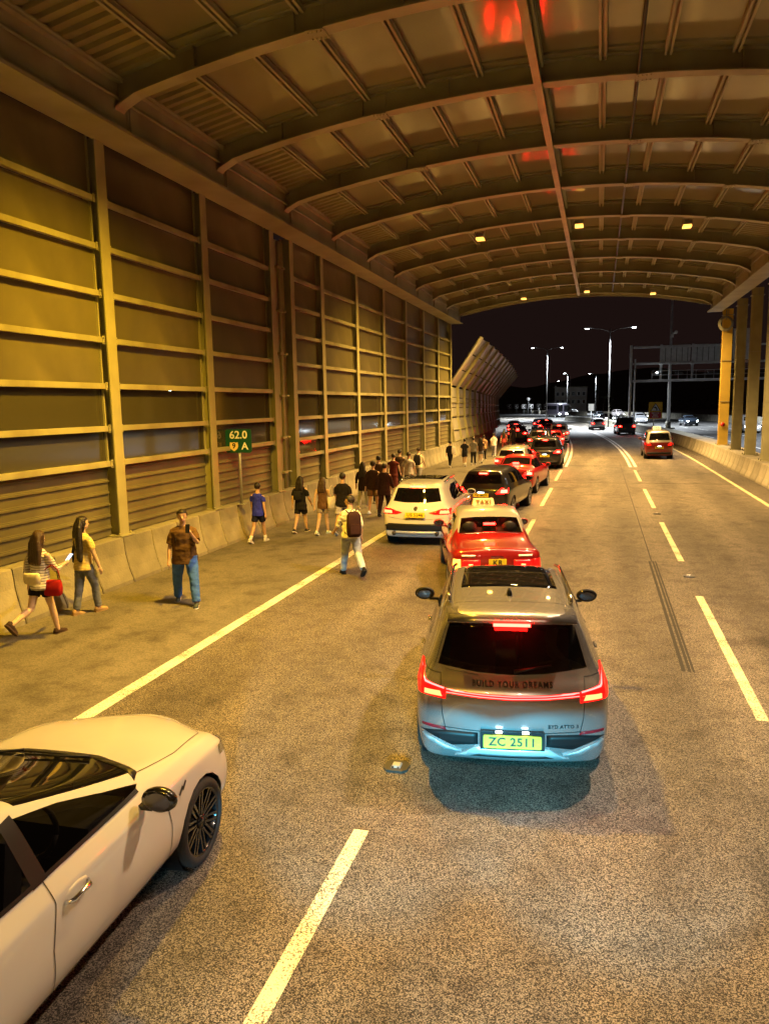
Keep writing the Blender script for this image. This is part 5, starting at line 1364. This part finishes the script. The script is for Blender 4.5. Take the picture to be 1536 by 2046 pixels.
def person(label, loc, face, h, legs=((18, 8), (-14, 22)), arms=((-18, 10, 18), (16, 10, 25)), top=(.02, .02, .02), sleeve=.55, bottom='trousers', bcol=(.03, .03, .04), blen=.96,
           shoe=(.05, .05, .05), sole=(.7, .7, .7), hair='short', haircol='hair', skin='skin', build=1.0, yaw=0.0, vox=.02, face_detail=False, lean=2, socks=None, belt=None, shirt_mat=None, hairlen=.5, topz=.93, spread=0.0, hairw=1.0):
    """legs: (thigh forward deg, knee bend deg) for left, right; arms: (forward, out, elbow) for left, right; face: heading in rad (0 = away from the camera)"""
    s = h / 1.70
    t = empty('person', (loc[0], loc[1], 0), face, label, 'person', None)
    X, Yv, Z = Vector((1, 0, 0)), Vector((0, 1, 0)), Vector((0, 0, 1))
    th, sh_ = .43 * s, .42 * s; hipx = .088 * s * build
    feet = []
    for sd, (a, kb) in zip((-1, 1), legs):
        a1, a2 = R(a), R(a - kb); o = R(spread)
        d1 = Vector((sd * math.sin(o), math.sin(a1), -math.cos(a1))).normalized(); d2 = Vector((sd * math.sin(o) * .6, math.sin(a2), -math.cos(a2))).normalized()
        feet.append((d1, d2, a2))
    drop = max(-(d1.z * th + d2.z * sh_) for d1, d2, _ in feet)
    pz = drop + .075 * s
    le = R(lean); fw = lambda z: Vector((0, math.sin(le) * (z - pz), 0))
    body = MB(); topm = MB(); bot = MB()
    n = 14
    hipc = Vector((0, 0, pz))
    # torso rings: (height above hip, half width, half depth, forward)
    tor = [(-.06, .150, .105, -.01), (.02, .165, .115, -.012), (.12, .145, .100, 0), (.24, .142, .100, .005), (.36, .165, .112, .005), (.45, .178, .108, -.005), (.505, .150, .085, -.015), (.54, .075, .065, -.01), (.58, .055, .058, .0), (.64, .052, .056, .012)]
    rings = []
    for q, (z, ax, ay, f) in enumerate(tor):
        c = hipc + Vector((0, f * s, z * s)); c += fw(c.z)
        rings.append(ell(c, ax * s * (build if q < 7 else 1), ay * s * (build if q < 7 else 1), n, X, Yv))
    body.rings(rings)
    gr = []
    zb = (topz - .93)
    for z, ax, ay, f in [(-.10 + zb, .196, .152, -.01), (-.03 + zb * .6, .192, .146, -.012), (.10, .176, .132, 0), (.24, .166, .122, .005), (.36, .182, .126, .005), (.45, .192, .120, -.005), (.51, .155, .095, -.015), (.545, .085, .075, -.01)]:
        c = hipc + Vector((0, f * s, z * s)); c += fw(c.z); gr.append(ell(c, ax * s * build, ay * s * build, n, X, Yv))
    topm.rings(gr)
    # head
    neck = hipc + Vector((0, .012 * s, .64 * s)); neck += fw(neck.z)
    hc = neck + Vector((0, .014, .076 * s)); rz = Matrix.Rotation(yaw, 3, 'Z')
    hd_ = lambda x, y, z: hc + rz @ Vector((x * s, y * s, z * s))
    body.ball(hc + rz @ Vector((0, -.005 * s, .02 * s)), (.078 * s, .097 * s, .102 * s), 16, 11, rot=rz)
    body.ball(hd_(0, .022, -.045), (.058 * s, .066 * s, .066 * s), 12, 9, rot=rz)
    limb(body, [hd_(0, .082, .012), hd_(0, .103, -.022)], [.010 * s, .014 * s], 8)
    for sd in (-1, 1): body.ball(hd_(sd * .076, -.006, -.008), (.010 * s, .018 * s, .030 * s), 8, 6, rot=rz)
    # arms
    hands = []
    for sd, (a, ab, el) in zip((-1, 1), arms):
        sp = hipc + Vector((sd * .178 * s * (.9 + .1 * build), -.01 * s, .455 * s)); sp += fw(sp.z)
        a1 = R(a); b1 = R(ab); a2 = R(a + el)
        d1 = Vector((sd * math.sin(b1), math.sin(a1) * math.cos(b1), -math.cos(a1) * math.cos(b1))).normalized()
        inn = max(0, el - 40) / 60
        d2 = Vector((sd * (math.sin(b1) * .3 - inn * .45), math.sin(a2), -math.cos(a2))).normalized()
        e = sp + d1 * .28 * s; w = e + d2 * .245 * s; hnd = w + d2 * .085 * s
        limb(body, [sp, sp.lerp(e, .5), e, e.lerp(w, .4), w], [.050 * s, .046 * s, .037 * s, .038 * s, .026 * s])
        # hand: palm, four fingers, thumb
        sidev = d2.cross(Vector((sd, 0, 0)))
        if sidev.length < .2: sidev = Vector((0, 1, 0))
        sidev.normalize(); pal = d2.cross(sidev).normalized()
        limb(body, [w, w + d2 * .05 * s, hnd], [.024 * s, .034 * s, .030 * s], 8)
        if vox < .012:
            for q in range(4):
                b0 = hnd + sidev * (.027 - .018 * q) * s; ln = (.062, .072, .068, .054)[q] * s; cu = pal * sd * .018
                limb(body, [b0, b0 + d2 * ln * .5 + cu * .4, b0 + d2 * ln + cu * 1.4], [.0095 * s, .009 * s, .007 * s], 8)
            b0 = w + d2 * .025 * s + sidev * .028 * s
            limb(body, [b0, b0 + (d2 * .5 + sidev * .75).normalized() * .032 * s, b0 + (d2 * .9 + sidev * .6).normalized() * .062 * s], [.011 * s, .010 * s, .008 * s], 8)
        else:
            for q in range(4):
                b0 = hnd + sidev * (.024 - .016 * q) * s; limb(body, [b0, b0 + d2 * .06 * s], [.013 * s, .010 * s], 6)
            limb(body, [w + sidev * .02 * s, w + d2 * .05 * s + sidev * .045 * s], [.014 * s, .011 * s], 6)
        hands.append(hnd)
        if sleeve > 0:
            if sleeve <= 1: P = [sp - Vector((sd * .03 * s, 0, 0)), sp.lerp(e, sleeve * .5), sp.lerp(e, sleeve)]; Rr = [.070 * s, .068 * s, .066 * s]
            else: P = [sp - Vector((sd * .03 * s, 0, 0)), sp.lerp(e, .6), e, e.lerp(w, min(.97, sleeve - 1))]; Rr = [.070 * s, .060 * s, .054 * s, .044 * s]
            Rr = [q * (.55 + .45 * build) for q in Rr]
            topm.tube(P, Rr, 12)
    # legs, trousers, shoes
    ankles = []
    for sd, (d1, d2, a2) in zip((-1, 1), feet):
        hp_ = hipc + Vector((sd * hipx, 0, -.01 * s)); k_ = hp_ + d1 * th; an = k_ + d2 * sh_; ankles.append((an, a2))
        limb(body, [hp_, hp_.lerp(k_, .45), k_, k_.lerp(an, .35), k_.lerp(an, .75), an], [.088 * s * build, .078 * s * build, .055 * s, .056 * s, .040 * s, .036 * s], 12)
        if bottom in ('trousers', 'shorts'):
            if bottom == 'shorts': P = [hp_, hp_.lerp(k_, .5), hp_.lerp(k_, blen)]; Rr = [.105, .100, .098]
            else: P = [hp_, hp_.lerp(k_, .5), k_, k_.lerp(an, .5), k_.lerp(an, blen)]; Rr = [.104, .094, .076, .068, .064]
            bot.tube(P, [q * s * (.35 + .65 * build) for q in Rr], 14)
    for z0, ax, ay in ((-.10, .168, .125),):
        r_ = []
        for z, ax, ay in ((-.12, .13, .11), (-.06, .170, .128), (.02, .168, .120), (.08, .150, .108)):
            c = hipc + Vector((0, -.01 * s, z * s)); c += fw(c.z); r_.append(ell(c, ax * s * build, ay * s * build, n, X, Yv))
        bot.rings(r_)
    if bottom == 'skirt':
        r_ = []
        for z, ax, ay in ((.09, .150, .112), (-.05, .185, .150), (-.20 - blen * .2, .205, .185)):
            c = hipc + Vector((0, 0, z * s)); r_.append(ell(c, ax * s, ay * s, n, X, Yv))
        bot.rings(r_)
    link('body', remesh(body, 'body', M[skin], vox, 3), t)
    dv = .010 if vox < .012 else .008
    if belt:
        mb = MB(); r_ = []
        for z in (.085, .12):
            c = hipc + Vector((0, 0, z * s)); c += fw(c.z); r_.append(ell(c, .172 * s * build, .128 * s * build, 20, X, Yv))
        mb.rings(r_, cap=False); mb.build('belt', cloth(belt), t)
    link('shirt', remesh(topm, 'shirt', shirt_mat or cloth(top), max(vox, .011), 4, dv), t)
    link(bottom if bottom != 'skirt' else 'skirt', remesh(bot, bottom, cloth(bcol), max(vox, .011), 3, dv), t)
    for sd, (an, a2) in zip((-1, 1), ankles):
        pit = min(0, a2) * .75
        rot = Matrix.Rotation(pit, 3, 'X')
        mb = MB(); r_ = []
        for y, w_, hh in ((-.075, .030, .085), (-.05, .037, .098), (.0, .038, .095), (.05, .040, .072), (.11, .045, .056), (.155, .040, .046), (.182, .020, .034)):
            r_.append([Vector((x * w_ * s * 1.05, y * s, (-.062 + z * hh) * s)) for x, z in ((-1, .12), (-.95, .5), (-.55, 1.0), (.55, 1.0), (.95, .5), (1, .12))])
        mb.rings([[an + rot @ p for p in q] for q in r_]); so = mb.build('shoe', cloth(shoe), t)
        mb = MB(); r_ = []
        for y, w_ in ((-.085, .030), (-.05, .041), (.0, .041), (.05, .043), (.11, .049), (.160, .044), (.190, .022)):
            r_.append([Vector((x * w_ * s * 1.05, y * s, z * s)) for x, z in ((-1, -.075), (-1, -.048), (1, -.048), (1, -.075))])
        mb.rings([[an + rot @ p for p in q] for q in r_], smooth=False); mb.build('sole', cloth(sole), so)
        if socks:
            mb = MB(); mb.tube([an + Vector((0, 0, -.01)), an + (-feet[0 if sd < 0 else 1][1]) * .13 * s], [.043 * s, .047 * s], 10); mb.build('sock', cloth(socks), t)
    # hair
    hm = MB(); hc2 = hc + rz @ Vector((0, -.016 * s, .036 * s))
    hm.ball(hc2, (.093 * s, .109 * s, .101 * s), 16, 11, rot=rz)
    if hair == 'long':
        back = -Yv
        P = [hc2 + rz @ Vector((0, -.04 * s, 0)), hc2 + rz @ Vector((0, -.075 * s, -.10 * s)), hc2 + rz @ Vector((0, -.09 * s, -.22 * s)), hc2 + Vector((0, -.115 * s, -hairlen * s))]
        for dx in (-.062, -.02, .02, .062): limb(hm, [p + rz @ Vector((dx * s * k_ * hairw, 0, 0)) for p, k_ in zip(P, (.7, 1, 1.25, 1.35))], [.052 * s, .056 * s, .056 * s, .040 * s])
        for sd in (-1, 1): limb(hm, [hd_(sd * .062, .01, .07), hd_(sd * .078, .0, -.03), hd_(sd * .075, -.02, -.14)], [.026 * s, .022 * s, .018 * s], 8)
    # keep the face clear of hair: cut away the front lower part
    me = remesh(hm, 'hair', M[haircol], max(vox * .8, .008), 2, .007 if vox < .015 else .009)
    bm = bmesh.new(); bm.from_mesh(me)
    inv = rz.inverted(); dl = []
    for v in bm.verts:
        p = inv @ (v.co - hc); p /= s
        if p.y > .035 and p.z < .062 + .2 * max(0, .09 - p.y) * 0: dl.append(v)
        elif hair == 'short' and p.z < -.06 + p.y * .45: dl.append(v)
        elif hair == 'short' and p.y > .012 and p.z < .03: dl.append(v)
    bmesh.ops.delete(bm, geom=dl, context='VERTS'); bm.to_mesh(me); bm.free()
    link('hair', me, t)
    if face_detail:
        for sd in (-1, 1):
            mb = MB(); mb.ball(hd_(sd * .030, .079, .018), (.013 * s, .006 * s, .005 * s), 10, 6, rot=rz); mb.build('eye', M['ink'], t)
            mb = MB(); mb.tube([hd_(sd * .046, .068, .034), hd_(sd * .030, .084, .040), hd_(sd * .014, .088, .037)], .0042 * s, 6); mb.build('eyebrow', M['hair'], t)
        mb = MB(); mb.tube([hd_(-.026, .074, -.058), hd_(-.010, .086, -.064), hd_(.010, .086, -.064), hd_(.026, .074, -.058)], [.003 * s, .006 * s, .006 * s, .003 * s], 6); mb.build('mouth', pmat('lips', (.30, .10, .08), .5), t)
    return t, hands, s, pz

def wpt(t, v):
    return Matrix.Translation(t.location) @ Matrix.Rotation(t.rotation_euler.z, 4, 'Z') @ Vector(v)
def backpack(name, label, t, s, pz, col, w=.30, hh=.46, d=.17, z0=.02):
    b = empty(name, tuple(wpt(t, (0, -.13 * s, pz + z0 * s))), t.rotation_euler.z, label, 'backpack')
    mb = MB(); r_ = []
    for z, k in ((0, .80), (.04, 1.0), (hh * .5, 1.03), (hh * .85, .95), (hh, .62)):
        r_.append([Vector((x * w / 2 * k, -.02 - d / 2 + y * d / 2 * k, z)) for x, y in [(math.copysign(abs(math.cos(a)) ** .5, math.cos(a)), math.copysign(abs(math.sin(a)) ** .5, math.sin(a))) for a in [2 * math.pi * i / 16 for i in range(16)]]])
    mb.rings(r_); mb.build('bag', cloth(col), b)
    mb = MB(); mb.box((0, -.02 - d - .012, hh * .32), (w * .72, .03, hh * .38)); mb.build('pocket', cloth(tuple(c * 1.25 for c in col)), b)
    for sd in (-1, 1):
        mb = MB(); pts = [(sd * .09, -.03, hh * .95), (sd * .105, .06, hh * 1.02), (sd * .115, .20, hh * .90), (sd * .125, .275, hh * .62), (sd * .16, .20, hh * .28), (sd * .15, 0, .06)]
        mb.tube(pts, .020, 6, flat=.5); mb.build('strap', cloth(col), b)
    mb = MB(); mb.tube([(-.05, -.04, hh), (0, -.05, hh + .05), (.05, -.04, hh)], .010, 6); mb.build('grab_handle', cloth(col), b)
    return b
def phone(label, loc, rz, tilt, lit=None):
    p = empty('smartphone', tuple(loc), rz, label, 'phone')
    o = link('case', boxmesh('case', (.075, .010, .155), M['blackplastic'], .004), p, None, (tilt, 0, 0))
    mb = MB(); mb.box((0, -.0065, 0), (.068, .002, .145)); mb.build('screen', lit or M['glass_dark'], o)
    return p
def sack(name, label, loc, rz, w, d, hh, col, cat, strap=None, group=None):
    b = empty(name, tuple(loc), rz, label, cat, group)
    mb = MB(); r_ = []
    for z, k, kd in ((0, .78, .75), (.02, .92, 1), (hh * .5, 1.0, 1), (hh * .85, .96, .7), (hh, .92, .35)):
        r_.append([Vector((x * w / 2 * k, y * d / 2 * kd, z)) for x, y in [(math.copysign(abs(math.cos(a)) ** .6, math.cos(a)), math.copysign(abs(math.sin(a)) ** .6, math.sin(a))) for a in [2 * math.pi * i / 14 for i in range(14)]]])
    mb.rings(r_); mb.build('bag', cloth(col), b)
    if strap:
        mb = MB(); mb.tube([Vector(q) for q in strap], .010, 6); mb.build('strap', cloth(tuple(c * .8 for c in col)), b)
    return b

V8 = .0085
# two women at the left
t, hn, s, pz = person('woman in a striped top and black shorts walking with a red handbag', (-8.42, 9.65), R(-6), 1.66, legs=((-22, 46), (16, 4)), arms=((-12, 10, 20), (28, 8, 72)), sleeve=1.5, bottom='shorts', bcol=(.012, .010, .010), blen=.48,
    shirt_mat=stripes('striped_jersey', (.75, .72, .66), (.03, .03, .03), 24, .22), hair='long', haircol='hair2', hairlen=.42, skin='skin2', shoe=(.05, .03, .025), sole=(.08, .05, .04), vox=V8, build=.92, face_detail=True)
sack('red_handbag', 'red handbag hanging at the hip of the woman in stripes', wpt(t, (.225, .03, pz - .20)), t.rotation_euler.z + R(20), .29, .14, .25, (.34, .010, .010), 'handbag', strap=[(-.13, 0, .22), (-.10, -.02, .42), (.02, -.03, .50), (.10, -.02, .42), (.13, 0, .22)])
sack('cream_shoulder_bag', 'cream shoulder bag slung across the back of the woman in stripes', wpt(t, (.03, -.185, pz + .02)), t.rotation_euler.z + R(6), .30, .10, .17, (.72, .64, .46), 'shoulder bag', strap=[(-.13, 0, .15), (-.17, .06, .34), (-.10, .10, .42)])
phone('white phone in the hand of the woman in stripes', wpt(t, hn[1] + Vector((-.02, .06, .05))), t.rotation_euler.z, R(-50), emis('phone_screen', (.7, .8, 1), 2.0))
t, hn, s, pz = person('woman with waist long dark hair, yellow top and grey blue wide trousers', (-8.62, 10.95), R(-14), 1.68, legs=((-8, 4), (20, 14)), arms=((18, 12, 40), (8, 14, 10)), shirt_mat=stripes('yellow_print', (.75, .62, .22), (.50, .38, .10), 38, .4), sleeve=.7, bottom='trousers', bcol=(.16, .18, .23), blen=.93,
    hair='long', hairlen=.66, hairw=1.7, yaw=R(-25), shoe=(.42, .28, .14), sole=(.35, .24, .12), vox=V8, build=.95, skin='skin2', face_detail=True)
sack('dark_jacket', 'dark jacket folded over the arm of the woman with waist long hair', wpt(t, (-.25, .10, pz - .02)), t.rotation_euler.z, .14, .22, .36, (.012, .012, .014), 'jacket')
# man facing the camera with a phone
t, hn, s, pz = person('man in a brown shirt and jeans facing the camera and holding up a phone', (-7.22, 11.95), R(180 + 24), 1.74, legs=((22, 6), (-12, 16)), arms=((46, 14, 92), (4, 13, 16)), top=(.105, .058, .022), sleeve=.85, bottom='trousers', bcol=(.06, .16, .60), blen=.95, shoe=(.06, .075, .08), sole=(.85, .85, .82), hair='short', yaw=R(4), vox=V8, build=1.22, face_detail=True, spread=7, topz=.90)
phone('black phone held at chest height by the man in the brown shirt', wpt(t, hn[0] + Vector((.02, .05, .06))), t.rotation_euler.z, R(12))
backpack('black_backpack', 'black backpack worn by the man in the brown shirt', t, s, pz, (.012, .012, .012), z0=.06)
# man with backpack crossing the line
t, hn, s, pz = person('man in a white shirt and pale trousers stepping over the white line', (-4.95, 14.72), R(36), 1.68, legs=((20, 4), (-26, 26)), arms=((22, 12, 34), (-6, 10, 15)), top=(.78, .76, .66), sleeve=1.15, bottom='trousers', bcol=(.46, .52, .56), blen=.95, shoe=(.012, .012, .014), sole=(.02, .02, .02), hair='short', yaw=R(62), vox=V8, build=1.10, face_detail=True, belt=(.015, .012, .01), topz=.98)
backpack('dark_backpack', 'dark maroon backpack on the man in the white shirt', t, s, pz, (.035, .014, .014), w=.29, hh=.52, d=.17, z0=.0)
# walkers along the wall
t, *_ = person('boy in a bright blue T-shirt and navy shorts beside the wall', (-8.62, 18.0), R(-4), 1.56, legs=((-16, 18), (20, 8)), arms=((10, 10, 12), (-10, 10, 20)), top=(.03, .04, .60), bottom='shorts', bcol=(.012, .014, .04), blen=.66, shoe=(.70, .70, .70), socks=(.75, .75, .75), hair='short', vox=.011, build=.94)
t, hn, s, pz = person('girl with long hair in a black T-shirt and black shorts by the pipe', (-8.10, 19.7), R(-3), 1.56, legs=((-14, 16), (16, 6)), top=(.012, .012, .012), sleeve=.8, bottom='shorts', bcol=(.014, .014, .014), blen=.72, shoe=(.03, .03, .03), sole=(.8, .8, .8), hair='long', hairlen=.40, vox=.011, skin='skin2', build=.98, topz=.84)
sack('black_sling_bag', 'black sling bag on the back of the girl by the pipe', wpt(t, (-.02, -.16, pz + .12)), t.rotation_euler.z, .24, .10, .26, (.02, .02, .02), 'bag')
t, hn, s, pz = person('girl in a brown vest and grey shorts carrying a white tote', (-7.36, 19.5), R(-2), 1.55, legs=((-16, 14), (15, 5)), top=(.13, .07, .035), sleeve=0, bottom='shorts', bcol=(.30, .27, .25), blen=.55, shoe=(.62, .78, .70), hair='long', hairlen=.34, haircol='hair2', vox=.011, skin='skin2', build=.88)
sack('white_tote', 'white tote bag at the side of the girl in the brown vest', wpt(t, (.27, 0, pz - .08)), t.rotation_euler.z + R(70), .30, .09, .32, (.72, .68, .56), 'tote bag', strap=[(-.1, 0, .30), (-.07, -.01, .58), (.0, -.02, .64), (.07, -.01, .58), (.1, 0, .30)])
person('man in a plain black T-shirt and pale lilac shorts', (-6.80, 19.6), R(2), 1.68, legs=((-22, 20), (18, 8)), arms=((12, 14, 20), (-8, 12, 15)), top=(.012, .010, .010), sleeve=.75, bottom='shorts', bcol=(.42, .40, .48), blen=.80, shoe=(.06, .06, .06), hair='short', vox=.011, build=1.1)
person('man in a dark suit beside the tail of the white SUV', (-6.62, 23.2), R(-3), 1.66, legs=((-14, 12), (16, 6)), top=(.022, .008, .008), sleeve=1.95, bottom='trousers', bcol=(.016, .008, .008), shoe=(.012, .010, .010), sole=(.02, .02, .02), vox=.014, build=1.08, topz=.82)
person('man in a dark jacket and shorts with white trainers', (-7.15, 23.7), R(0), 1.70, legs=((-10, 8), (16, 6)), top=(.03, .014, .010), sleeve=1.8, bottom='shorts', bcol=(.16, .10, .07), blen=.75, shoe=(.75, .78, .76), vox=.014, build=1.05)
person('woman with long black hair in a dark top and pale ripped jeans', (-7.85, 24.8), R(-2), 1.58, legs=((-12, 12), (18, 8)), top=(.02, .012, .010), sleeve=1.6, bottom='trousers', bcol=(.40, .42, .42), hair='long', hairlen=.45, shoe=(.7, .6, .4), vox=.014, topz=.80)
person('short haired walker half hidden behind the dark suit', (-7.75, 26.4), R(4), 1.68, legs=((-14, 12), (16, 6)), top=(.06, .03, .02), sleeve=.7, bottom='trousers', bcol=(.03, .03, .03), vox=.016, yaw=R(30))
person('woman in a long dark red dress behind the grey shirt', (-7.72, 28.4), R(0), 1.62, legs=((-10, 10), (12, 5)), top=(.10, .02, .015), sleeve=.3, bottom='skirt', bcol=(.11, .025, .02), blen=1.6, hair='short', vox=.016, skin='skin2')
person('man in a pale grey shirt walking past the roof of the white SUV', (-7.25, 29.0), R(2), 1.64, legs=((-12, 10), (15, 6)), top=(.42, .40, .37), sleeve=.8, bottom='trousers', bcol=(.02, .02, .025), vox=.016, build=1.05)
person('dark haired walker close to the wall behind the red dress', (-8.05, 30.6), R(0), 1.66, top=(.05, .03, .02), bottom='trousers', bcol=(.03, .03, .03), vox=.018)
t, hn, s, pz = person('walker in a pale shirt with a black rucksack above the white SUV', (-7.65, 32.4), R(-3), 1.64, top=(.68, .60, .42), sleeve=.8, bottom='trousers', bcol=(.24, .24, .26), vox=.016)
backpack('black_rucksack', 'black rucksack on the walker in the pale shirt', t, s, pz, (.014, .012, .012), z0=.05)
t, hn, s, pz = person('walker in black with a white shoulder bag at the end of the steel wall', (-8.0, 41.6), R(-8), 1.46, top=(.015, .012, .012), sleeve=1.5, bottom='trousers', bcol=(.014, .012, .012), shoe=(.6, .6, .6), vox=.02)
sack('white_shoulder_bag', 'white shoulder bag on the walker in black at the end of the wall', wpt(t, (.22, -.06, pz + .0)), t.rotation_euler.z + R(60), .26, .10, .42, (.75, .72, .66), 'shoulder bag')
far = [((-7.35, 42.6), 1.54, (.02, .02, .03), 'shorts', (.02, .02, .03), 'far walker in black top and black shorts with white socks', (.7, .7, .7)),
       ((-7.05, 43.9), 1.54, (.25, .24, .23), 'trousers', (.02, .02, .02), 'far walker in a grey top just behind the black shorts', None),
       ((-6.82, 45.2), 1.48, (.05, .03, .02), 'shorts', (.16, .16, .20), 'far walker in a dark top and grey shorts', None),
       ((-6.95, 47.4), 1.54, (.50, .30, .16), 'trousers', (.03, .03, .03), 'far walker in a tan top past the grey shorts', None),
       ((-6.72, 50.4), 1.52, (.66, .60, .66), 'trousers', (.28, .28, .42), 'far walker in a white top near the cranked barrier', None),
       ((-6.55, 54.5), 1.56, (.30, .04, .04), 'trousers', (.10, .02, .02), 'far walker in red light beside the pale roofed red car', None),  # red brake light is put into the clothes colours
       ((-6.95, 58.0), 1.56, (.12, .02, .02), 'trousers', (.05, .01, .02), 'second far walker in red light past the pale roofed red car', None),  # clothes tinted red to stand in for the brake light
       ((-6.75, 62.5), 1.60, (.03, .02, .03), 'trousers', (.03, .02, .03), 'dark far walker between the cranked barrier and the queue', None),
       ((-7.25, 65.0), 1.56, (.20, .10, .12), 'shorts', (.05, .03, .04), 'far walker in a dusky top deep along the barrier', None),
       ((-7.35, 70.0), 1.58, (.05, .03, .04), 'trousers', (.03, .02, .03), 'last walker visible along the cranked barrier', None)]
for i, (l, hgt, tp, bt, bc, lab, sk) in enumerate(far):
    person(lab, l, R(rnd.uniform(-8, 8)), hgt, legs=((rnd.uniform(-20, -8), 14), (rnd.uniform(10, 20), 6)) if i % 2 else ((rnd.uniform(10, 20), 6), (rnd.uniform(-20, -8), 14)), top=tp, bottom=bt, bcol=bc, blen=.7 if bt == 'shorts' else .95, shoe=(.5, .5, .5), socks=sk, vox=.022, hair='long' if i in (2, 5) else 'short', sleeve=.7)

PLACE.exclude = False
bpy.context.view_layer.update()
